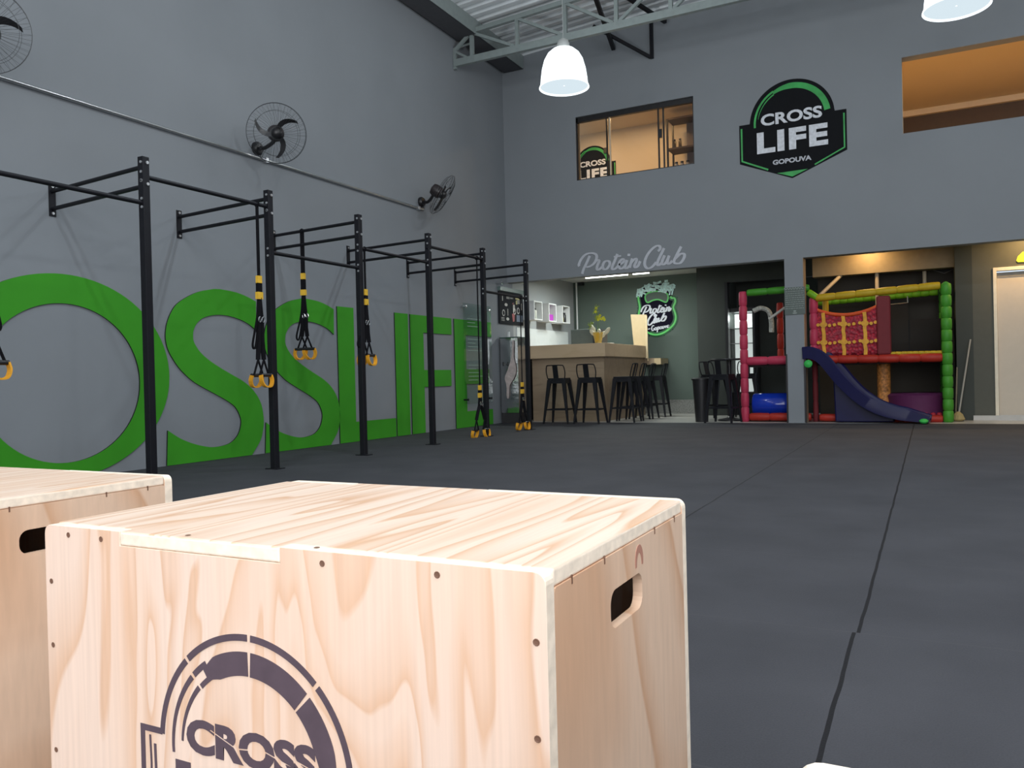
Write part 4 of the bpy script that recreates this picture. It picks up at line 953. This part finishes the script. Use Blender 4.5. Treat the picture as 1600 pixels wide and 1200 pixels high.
# small word below
GOP = [[(.3, 1.3), (.1, 1.5), (-.2, 1.2), (-.3, .6), (-.1, .1), (.2, .2), (.35, .6), (.1, .6)], [(.7, .8), (.5, .6), (.5, .2), (.75, .1), (.95, .5), (.8, .8), (.7, .8)], [(1.2, .9), (1.15, .2), (1.05, -.6)], [(1.2, .6), (1.45, .85), (1.6, .5), (1.4, .15), (1.2, .3)], [(1.95, .8), (1.75, .5), (1.85, .15), (2.1, .2), (2.2, .6), (1.95, .8)], [(2.4, .85), (2.35, .3), (2.55, .1), (2.8, .8), (2.8, .2)], [(3.0, .8), (3.1, .2), (3.35, .8)], [(3.9, .8), (3.6, .7), (3.55, .2), (3.8, .15), (3.95, .8), (3.95, .2), (4.1, .2)]]
script(bm, GOP, .019, TK(.0205), .001, fit(GOP, 1.70, 2.07, 1.64, 1.79, tilt=.05))
ribbon(bm, [(1.62, 1.70), (1.67, 1.71)], .018, TK(.0205), .001)
obj('white_lettering', bm, mat('emblem_white', (.75, .78, .85), .6), kb)
# switch plate
t = thing('switch_plate', 'white switch plate on the green wall right of the stools', 'switch', (2.732, 15.838, 1.225))
box_obj('plate', -.028, .028, -.012, -.001, -.065, .065, m_white, t, bevel=.003); box_obj('rocker', -.012, .012, -.017, -.012, -.03, .03, m_whiteg, t)
# fridge
fr = thing('drinks_fridge', 'tall glass-door drinks fridge with lit white inside behind the table', 'fridge', (3.33, 15.18, -.002))
mfb = mat('fridge_black', (.012, .012, .013), .35)
bm = BM(); w, h, dp = .50, 1.97, .55
add_box(bm, 0, .03, 0, dp, 0, h); add_box(bm, w - .03, w, 0, dp, 0, h); add_box(bm, .03, w - .03, 0, dp, 1.90, h); add_box(bm, .03, w - .03, 0, dp, 0, .42); add_box(bm, .03, w - .03, dp - .03, dp, .42, 1.90); obj('cabinet', bm, mfb, fr)
mlin = mat('fridge_liner', (.75, .78, .78), .4, emit=(.9, 1, .96), es=.55)  # liner glows by itself to look lit, besides the fridge lamp
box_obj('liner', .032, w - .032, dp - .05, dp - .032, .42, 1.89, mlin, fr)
for z in (.72, 1.02, 1.32, 1.6):
    bm = BM(); add_box(bm, .032, w - .032, .08, dp - .05, z, z + .008); obj('shelf', bm, mat('fridge_shelf', (.55, .57, .57), .4), fr)
box_obj('glass_door', .02, w - .02, -.012, -.004, .42, 1.90, m_glass, fr); box_obj('door_frame', .0, .025, -.02, 0, .42, 1.92, m_white, fr)
light('fridge_lamp', 'POINT', (w / 2, .2, 1.80), 5, (.9, 1, .97), size=.05, parent=fr)

# ------------------------------------------------------------------ children's play frame
FC = {}
def foam(name, col): return mat(name, tuple(c * .78 for c in col), .5, var=.08, spec=.3)
m_pink = foam('pink_foam', (.62, .055, .12)); m_red = foam('red_foam', (.50, .035, .02)); m_gr = foam('green_foam', (.07, .34, .03)); m_ylw = foam('yellow_foam', (.62, .42, .02)); m_lime = foam('lime_foam', (.22, .55, .02)); m_or = foam('orange_foam', (.66, .22, .03)); m_dred = mat('dark_red_pad', (.16, .014, .020), .75)
def seg_tube(bm, a, b, r, seg):
    a = Vector(a); b = Vector(b); L = (b - a).length; n = max(1, round(L / seg)); pts = []; rr = []
    for i in range(n):
        for f, k in ((.0, .82), (.08, 1), (.5, 1.05), (.92, 1), (1., .82)):
            pts.append(a.lerp(b, (i + f) / n)); rr.append(r * k)
    P = [pts[0]]; Rr = [rr[0]]
    for p, q in zip(pts[1:], rr[1:]):
        if (p - P[-1]).length > 1e-5: P.append(p); Rr.append(q)
    add_tube(bm, P, Rr, 12)
pf = thing('soft_playground', 'soft indoor play frame with coloured foam tubes behind the pillar', 'play structure', (0, 0, 0))
def ftube(name, a, b, m_, r=.06, seg=.17):
    bm = BM(); seg_tube(bm, a, b, r, seg); return obj(name, bm, m_, pf, smooth=True)
yF, yB = 13.12, 14.35
ftube('corner_post', (4.05, yF, .0), (4.05, yF, 2.06), m_pink, .062, .24)
ftube('corner_post', (6.89, yF, .0), (6.89, yF, 1.98), m_gr, .068, .165)
ftube('post', (5.10, yF + .05, .93), (5.10, yF + .05, 1.90), m_pink, .062, .24)
ftube('lower_post', (5.10, yF + .07, .0), (5.10, yF + .07, .93), m_dred, .04, .3)
ftube('post', (5.24, yF + .35, 1.0), (5.24, yF + .35, 1.90), m_ylw, .045, .3)
ftube('post', (4.42, yB, .9), (4.42, yB, 1.95), m_red, .055, .24)
ftube('back_post', (6.86, yB, .0), (6.86, yB, 1.98), m_gr, .05, .17)
ftube('top_rail', (4.12, yF, 2.035), (5.05, yF, 2.05), m_gr, .055, .28)
ftube('top_rail', (5.14, yF, 1.885), (6.82, yF, 1.955), m_ylw, .055, .27)
ftube('top_rail', (5.03, yF, 1.99), (5.16, yF, 1.89), m_lime, .05, .2)
ftube('top_rail', (5.02, yB - .1, 1.90), (6.80, yB - .1, 1.955), m_lime, .05, .12)
ftube('side_top_rail', (6.89, yF, 1.96), (6.86, yB, 1.97), m_gr, .05, .2)
ftube('middle_rail', (4.10, yF, .955), (5.04, yF, .955), m_pink, .066, .3)
ftube('middle_rail', (5.16, yF, .945), (6.83, yF, .925), m_red, .062, .3)
ftube('rope_trim', (6.15, yF + .02, 1.005), (6.83, yF + .02, 1.0), m_ylw, .026, .075)
ftube('bottom_rail', (4.12, yF, .075), (5.04, yF, .075), m_red, .06, .3)
ftube('bottom_rail', (5.16, yF, .065), (6.82, yF, .045), m_red, .055, .3)
bm = BM(); add_box(bm, 4.05, 6.86, yF + .06, yB, .86, .92); obj('deck', bm, mat('dark_deck', (.02, .016, .016), .8), pf)
bm = BM(); add_box(bm, 4.05, 6.86, yF + .07, yB, .0, .05); obj('base_mat', bm, mat('dark_red_mat', (.08, .014, .014), .7), pf)
bm = BM(); add_box(bm, 5.98, 6.17, yF - .03, yF + .10, .99, 1.86); obj('padded_panel', bm, m_dred, pf, bevel=.03, seg=3)
# woven bridge net, sagging between its posts
def net_mat():
    M = bpy.data.materials.new('red_woven_net'); M.use_nodes = True; nt = M.node_tree; b = nt.nodes['Principled BSDF']; b.inputs['Roughness'].default_value = .6
    tc = nt.nodes.new('ShaderNodeTexCoord'); v = nt.nodes.new('ShaderNodeTexVoronoi'); v.inputs['Scale'].default_value = 22; nt.links.new(tc.outputs['Object'], v.inputs['Vector'])
    r = nt.nodes.new('ShaderNodeValToRGB'); r.color_ramp.elements[0].color = (.60, .02, .045, 1); r.color_ramp.elements[1].color = (.26, .012, .03, 1); r.color_ramp.elements[1].position = .6
    nt.links.new(v.outputs['Distance'], r.inputs['Fac']); nt.links.new(r.outputs['Color'], b.inputs['Base Color'])
    bp = nt.nodes.new('ShaderNodeBump'); bp.inputs['Distance'].default_value = .02; nt.links.new(v.outputs['Distance'], bp.inputs['Height']); nt.links.new(bp.outputs['Normal'], b.inputs['Normal'])
    return M
m_net = net_mat()
nx0, nx1 = 5.14, 5.99
def ntop(f): return 1.60 + .10 * (2 * f - 1) ** 2
bm = BM(); V = []
for j in range(9):
    row = []
    for i in range(25):
        f = i / 24; z = 1.0 + (ntop(f) - 1.0) * j / 8; row.append(bm.verts.new((nx0 + (nx1 - nx0) * f, yF + .05 + .03 * math.sin(f * PI) + .012 * math.sin(i * 1.9 + j * 2.3), z)))
    V.append(row)
for j in range(8):
    for i in range(24): bm.faces.new([V[j][i], V[j][i + 1], V[j + 1][i + 1], V[j + 1][i]])
o = obj('bridge_net', bm, m_net, pf, smooth=True); sd = o.modifiers.new('solid', 'SOLIDIFY'); sd.thickness = .03
m_ny = mat('yellow_net_strap', (.70, .34, .02), .6, var=.15)
for f in (.12, .45, .80):
    bm = BM(); x = nx0 + (nx1 - nx0) * f; P = [(x + .006 * math.sin(k * 2.2), yF + .018 + .03 * math.sin(f * PI) - .004, 1.0 + (ntop(f) - 1.0) * k / 8) for k in range(9)]
    add_strap(bm, P, .05, .03, (1, 0, 0)); obj('yellow_strap', bm, m_ny, pf)
for z, k in ((1.47, .9), (1.20, .8)):
    for f in (.03, .12, .22, .30, .38, .45, .54, .62, .72, .80, .90, .97):
        bm = BM(); x = nx0 + (nx1 - nx0) * f; s = .042 if f in (.12, .45, .80) else .025
        add_plate(bm, arc(x, z + .01 * math.sin(f * 20), s * (1.3 if s > .03 else 1), s, 0, 330, 10), lambda u, v, w: Vector((u, yF + .022 + .03 * math.sin(f * PI) - w, v)), .03); obj('yellow_knot', bm, m_ny, pf)
bm = BM(); add_tube(bm, [(nx0 + (nx1 - nx0) * i / 16, yF + .05, ntop(i / 16) + .01) for i in range(17)], .028, 10); obj('net_edge', bm, foam('orange_red_edge', (.78, .10, .02)), pf, smooth=True)
# white pipes tying the frame to the ceiling
m_pp = mat('cream_pipe', (.50, .42, .30), .5)
for a, b in (((5.95, 14.05, 1.1), (5.95, 14.05, 2.30)), ((5.10, 13.75, 1.95), (5.42, 14.03, 2.30)), ((6.62, 14.3, 2.05), (6.62, 14.3, 2.30))):
    bm = BM(); cyl(bm, a, b, .03, 10); obj('support_pipe', bm, m_pp, pf, smooth=True)
bm = BM(); cyl(bm, (6.06, 14.0, 1.78), (6.38, 14.0, 1.80), .012, 8); cyl(bm, (6.38, 14.0, 1.80), (6.38, 14.0, 1.90), .012, 8); obj('small_pipe', bm, m_chrome, pf)
bm = BM(); cyl(bm, (6.04, 13.6, .05), (6.04, 13.6, .86), .095, 20); obj('foam_column', bm, mat('spotted_orange_foam', (.50, .20, .05), .6, var=.55, scale=28), pf, smooth=True)
bm = BM(); add_lathe(bm, [(.42, .05), (.44, .30), (.46, .38), (.40, .41), (.30, .40), (.28, .12)], (6.50, 13.72, 0), n=32, cap=True); obj('purple_ring', bm, mat('purple_foam', (.11, .018, .08), .6), pf, smooth=True)
bm = BM(); add_box(bm, 6.12, 6.38, 14.28, 14.33, .95, 1.85); add_box(bm, 5.05, 6.8, 14.30, 14.34, .92, 1.0); obj('rear_panel', bm, mat('black_net', (.01, .01, .01), .8), pf)
bm = BM(); add_box(bm, 6.05, 6.83, 14.30, 14.33, 1.0, 1.55); obj('rear_net', bm, mat('black_net', (.01, .01, .01), .8), pf)
bm = BM(); add_box(bm, 6.90, 6.93, yF + .08, yB, .1, 1.6); obj('side_net', bm, mat('black_net', (.01, .01, .01), .8), pf)
# red balls spilling at the right foot
random.seed(21)
m_ball = foam('red_ball', (.55, .03, .05)); bm = BM(); add_lathe(bm, [(.001, 0), (.02, .004), (.035, .018), (.04, .04), (.035, .062), (.02, .076), (.001, .08)], n=14, cap=False)
ball0 = obj('play_ball', bm, m_ball, smooth=True)
spots = [(6.60, 13.30), (6.70, 13.27), (6.78, 13.33), (6.66, 13.39), (6.52, 13.24), (6.56, 13.40), (6.75, 13.45)]
for i, (bx_, by_) in enumerate(spots):
    b_ = ball0 if i == 0 else ball0.copy()
    if i: COL.objects.link(b_)
    b_.location = (bx_, by_, .051); tag(b_, 'red plastic play ball lying at the foot of the green corner post', 'ball', 'red play balls')
# slide
sl = thing('slide', 'dark blue plastic wave slide running down in front of the play frame', 'slide', (0, 0, 0))
path = [(5.02, 13.02, 1.02), (5.12, 13.0, 1.02), (5.24, 12.98, .96), (5.38, 12.96, .80), (5.55, 12.93, .58), (5.74, 12.90, .38), (5.95, 12.87, .23), (6.18, 12.84, .14), (6.42, 12.82, .09), (6.66, 12.80, .05)]
P = smooth_path(path, sub=5); bm = BM(); sec = [(-.24, .10), (-.22, .12), (-.19, .10), (-.17, .02), (-.10, 0), (.10, 0), (.17, .02), (.19, .10), (.22, .12), (.24, .10), (.24, -.06), (-.24, -.06)]
rings = []
for i, p in enumerate(P):
    d = (P[min(i + 1, len(P) - 1)] - P[max(i - 1, 0)]).normalized(); s = Vector((-d.y, d.x, 0)).normalized(); u = d.cross(s).normalized()
    if u.z < 0: u = -u
    f = i / (len(P) - 1); wd = 1.0 - .25 * f; hh = 1.0 if f < .85 else 1.0 - (f - .85) * 3
    rings.append([bm.verts.new(p + s * a * wd + u * b * hh) for a, b in sec])
for A, B in zip(rings, rings[1:]):
    for k in range(len(sec)): bm.faces.new([A[k], A[(k + 1) % len(sec)], B[(k + 1) % len(sec)], B[k]])
bm.faces.new(rings[0]); bm.faces.new(rings[-1][::-1])
for v in bm.verts: v.co.z = max(v.co.z, .004)
m_sl = mat('dark_blue_plastic_slide', (.007, .007, .055), .38, var=.08, spec=.3)
obj('chute', bm, m_sl, sl, smooth=True)
bm = BM(); add_plate(bm, [(5.40, .01), (5.38, .68), (5.54, .5), (5.73, .31), (5.95, .17), (6.2, .08), (6.2, .01)], lambda u, v, w: Vector((u, 12.93 - w * 0 + w, v)), .30); obj('slide_body', bm, m_sl, sl, bevel=.02, seg=2)
for x, y, z, lb in ((5.06, 12.76, .88, 0), (6.58, 12.62, .02, 1)):
    bm = BM(); add_lathe(bm, [(.01, 0), (.05, .005), (.06, .03), (.035, .05), (.01, .055)], (x, y, z), n=12, axis=(0, -.3, 1) if lb else (0, -1, .2)); obj('green_foot', bm, foam('bright_green_pad', (.05, .55, .10)), sl, smooth=True)
# blue roller, white arch, red rod, white bar inside the left bay
t = thing('blue_roller', 'shiny blue plastic roller lying in the left bay of the play frame', 'roller', (4.13, 13.42, .055))
bm = BM(); add_lathe(bm, [(.17, 0), (.185, .03), (.185, .55), (.17, .58)], (0, 0, .20), n=30, axis=(1, 0, 0)); obj('roller_drum', bm, mat('bright_blue_plastic', (.01, .04, .42), .12), t, smooth=True)
bm = BM(); cyl(bm, (-.03, 0, .20), (.62, 0, .20), .03, 12); obj('axle', bm, m_blackp, t)
o = thing('foam_arch', 'speckled white foam arch hanging inside the left bay', 'arch', (4.12, 13.6, .92))
bm = BM(); add_tube(bm, smooth_path([(0, 0, .86), (.12, 0, .90), (.24, 0, .84), (.28, 0, .68), (.28, 0, .5)], sub=4), .04, 10); obj('arch', bm, mat('speckled_white', (.42, .44, .40), .6, var=.4, scale=40), o, smooth=True)
bm = BM(); add_tube(bm, [(0, 0, .86), (0, 0, 0)], .012, 6); obj('cord', bm, m_blackp, o)
bm = BM(); cyl(bm, (0, 0, 0), (.28, 0, .19), .022, 10)
o = obj('white_bar', bm, mat('dull_white_bar', (.5, .5, .46), .5), smooth=True); o.location = (4.40, 13.38, 1.62); tag(o, 'short white bar slanting up behind the notice on the pillar', 'bar')
# notice on the pillar
t = thing('notice_panel', 'translucent dark green rules notice fixed to the pillar', 'notice', (4.885, D - .012, 1.84))
bm = BM(); add_box(bm, -.155, .14, 0, .004, -.205, .205); obj('panel', bm, mat('dark_green_notice', (.07, .095, .085), .3), t)
bm = BM(); random.seed(9)
xx = -.14
ribbon(bm, [(-.16 + k * .012, .185 + .016 * math.sin(k * 1.9)) for k in range(24)], .008, lambda u, v, w: Vector((u, -w - .0005, v)), .001)
for r_ in range(9):
    z = .14 - r_ * .032; x = -.14
    while x < .11:
        w_ = random.uniform(.015, .05); add_box(bm, x, min(x + w_, .13), -.0015, -.0005, z, z + .007); x += w_ + .008
add_plate(bm, arc(-.01, -.155, .022, .012, 0, 330, 10), lambda u, v, w: Vector((u, -w - .0005, v)), .001); add_plate(bm, arc(-.01, -.185, .035, .010, 0, 330, 10), lambda u, v, w: Vector((u, -w - .0005, v)), .001)
obj('white_print', bm, mat('dull_white_print', (.26, .30, .28), .6), t)
# hexagonal LIFE sign on the play area wall
t = thing('hexagon_sign', 'dark hexagonal CROSS LIFE sign on the brown wall above the green post', 'sign', (6.90, 14.62, 2.49))
hx = [(-.22, .12), (0, .215), (.22, .12), (.22, -.12), (0, -.215), (-.22, -.12)]
TH = lambda u, v, w: Vector((u, -w, v))
bm = BM(); add_plate(bm, hx, TH, .012); obj('sign_plate', bm, mat('sign_black', (.012, .010, .010), .5), t)
bm = BM(); ribbon(bm, hx, .014, lambda u, v, w: TH(u, v, w + .012), .002, closed=True); obj('grey_border', bm, mat('sign_grey', (.13, .12, .11), .5), t)
bm = BM(); add_text(bm, 'CROSS', -.12, .11, .045, .095, lambda u, v, w: TH(u, v, w + .012), .002, bold=.02); obj('top_word', bm, mat('sign_dim', (.22, .20, .19), .5), t)
bm = BM(); add_text(bm, 'LIFE', -.14, .14, -.06, .025, lambda u, v, w: TH(u, v, w + .012), .002, bold=.06); add_box(bm, -.05, .05, -.0145, -.012, -.105, -.088); obj('white_lettering', bm, mat('sign_white', (.55, .50, .45), .5), t)
# rounded lime sign over the door
t = thing('lime_sign', 'rounded lime green sign above the cream door at the right edge', 'sign', (7.79, 13.598, 2.25))
bm = BM(); add_plate(bm, [(0, .03), (.02, .005), (.5, 0), (.5, .16), (.08, .15), (.02, .09)], lambda u, v, w: Vector((u, -w, v)), .012); obj('sign_plate', bm, mat('lime_plastic', (.45, .62, .03), .5), t)
# mop, broom and bundle
def stick(name, a, b, r, m_, lb, cat, head):
    t = thing(name, lb, cat, (a[0], a[1], 0)); bm = BM(); cyl(bm, (0, 0, .06), (b[0] - a[0], b[1] - a[1], b[2]), r, 8); obj('handle', bm, m_, t, smooth=True)
    bm = BM(); head(bm); return t, bm
t, bm = stick('mop', (7.02, 13.33), (7.2, 13.56, 1.18), .012, mat('grey_metal_stick', (.35, .34, .30), .5), 'mop with a pale handle leaning in the corner right of the play frame', 'mop', lambda bm: add_lathe(bm, [(.05, 0), (.09, .03), (.06, .1), (.02, .14)], (0, 0, .0), n=14))
obj('mop_head', bm, mat('tan_mop', (.34, .27, .12), .9, bump=.8, scale=40), t)
t, bm = stick('short_stick_broom', (6.99, 13.42), (7.02, 13.5, .78), .010, mat('tan_stick', (.22, .19, .13), .5), 'shorter broom leaning beside the mop', 'broom', lambda bm: add_box(bm, -.06, .10, -.03, .03, 0, .07))
obj('broom_head', bm, mat('dark_bristle', (.06, .04, .05), .9), t)

# ------------------------------------------------------------------ upper room contents
t = thing('wall_sticker', 'second CROSS LIFE emblem on the orange room wall seen through the upper window', 'emblem', (1.03, 14.498, 4.80))
emblem(0, 0, .60, lambda u, v, w: Vector((u, -w - .001, v)), t, small=True)
bm = BM(); add_box(bm, -.03, .03, -.04, 0, -.05, .05); o = obj('door_closer', bm, m_blackp); o.location = (1.30, 14.49, 5.03); tag(o, 'small black box on the orange wall at the sticker top', 'box')
sh = thing('shelf_unit', 'dark open metal shelf unit inside the upper window at its right end', 'shelf unit', (2.68, 13.85, 3.8))
bm = BM()
for x in (0, .9):
    for y in (0, .35): add_box(bm, x - .015, x + .015, y - .015, y + .015, 0, 1.42)
obj('uprights', bm, m_frame, sh)
for z in (.45, .88, 1.40): box_obj('shelf', 0, .9, -.01, .36, z, z + .03, m_dbrown, sh)
box_obj('back_panel', .25, .9, .34, .35, .48, 1.40, mat('smoky_panel', (.12, .09, .08), .4), sh)
b_ = box_obj('photo_frame', -.09, .09, -.01, .01, 0, .2, mat('pale_yellow_picture', (.75, .6, .3), .5)); b_.location = (3.28, 13.95, 4.71); tag(b_, 'small pale picture frame standing on the upper shelf', 'picture frame')
for x in (2.78, 2.88): simple_jar('bottle', (x, 13.93, 4.711), .03, .16, mat('dark_bottle', (.05, .035, .02), .3), 'small dark bottle on the shelf beside the picture frame', 'bottle', 'bottles on the upper shelf')
for x in (2.80, 2.90, 3.0): simple_jar('pale_tin', (x, 13.95, 4.281), .035, .2, mat('grey_tin', (.35, .33, .3), .3), 'greyish tin on the lower shelf of the shelf unit', 'tin', 'tins on the upper room shelf')
WARM = (1.0, .62, .26)
m_dl = mat('warm_downlight', (1, .8, .5), .4, emit=(1, .72, .38), es=14)
def downlight(x, y, z, e, lb, grp=None, r=.075, spot=None, size=.07):
    t = thing('downlight', lb, 'ceiling light', (x, y, z), 0, grp)
    bm = BM(); add_lathe(bm, [(r, -.012), (.002, -.014)], n=24, cap=False); obj('diffuser', bm, m_dl, t)
    bm = BM(); add_lathe(bm, [(r + .015, 0), (r + .012, -.014), (r, -.014), (r, 0)], n=24, cap=False); obj('rim', bm, m_white, t)
    light('downlight_lamp', 'AREA', (0, 0, -.02), e, WARM, size=.14, parent=t)
    return t
downlight(1.25, 13.62, 5.4, 12, 'warm round ceiling light at the left end of the upper window', 'downlights in the upper room')
downlight(2.38, 13.66, 5.4, 12, 'warm round ceiling light at the middle of the upper window', 'downlights in the upper room')
downlight(3.6, 13.66, 5.4, 10, 'warm round ceiling light of the upper room hidden right of the window', 'downlights in the upper room')
for x in (5.4, 7.4, 9.4, 11.4): downlight(x, 13.2, 5.4, 40, 'warm ceiling light inside the open upper room, hidden above the sill', 'downlights in the open upper room')
downlight(5.85, 13.72, 2.76, 9, 'warm ceiling light over the play frame', None)
downlight(7.95, 13.25, 2.76, 18, 'warm ceiling light in front of the cream door', None)
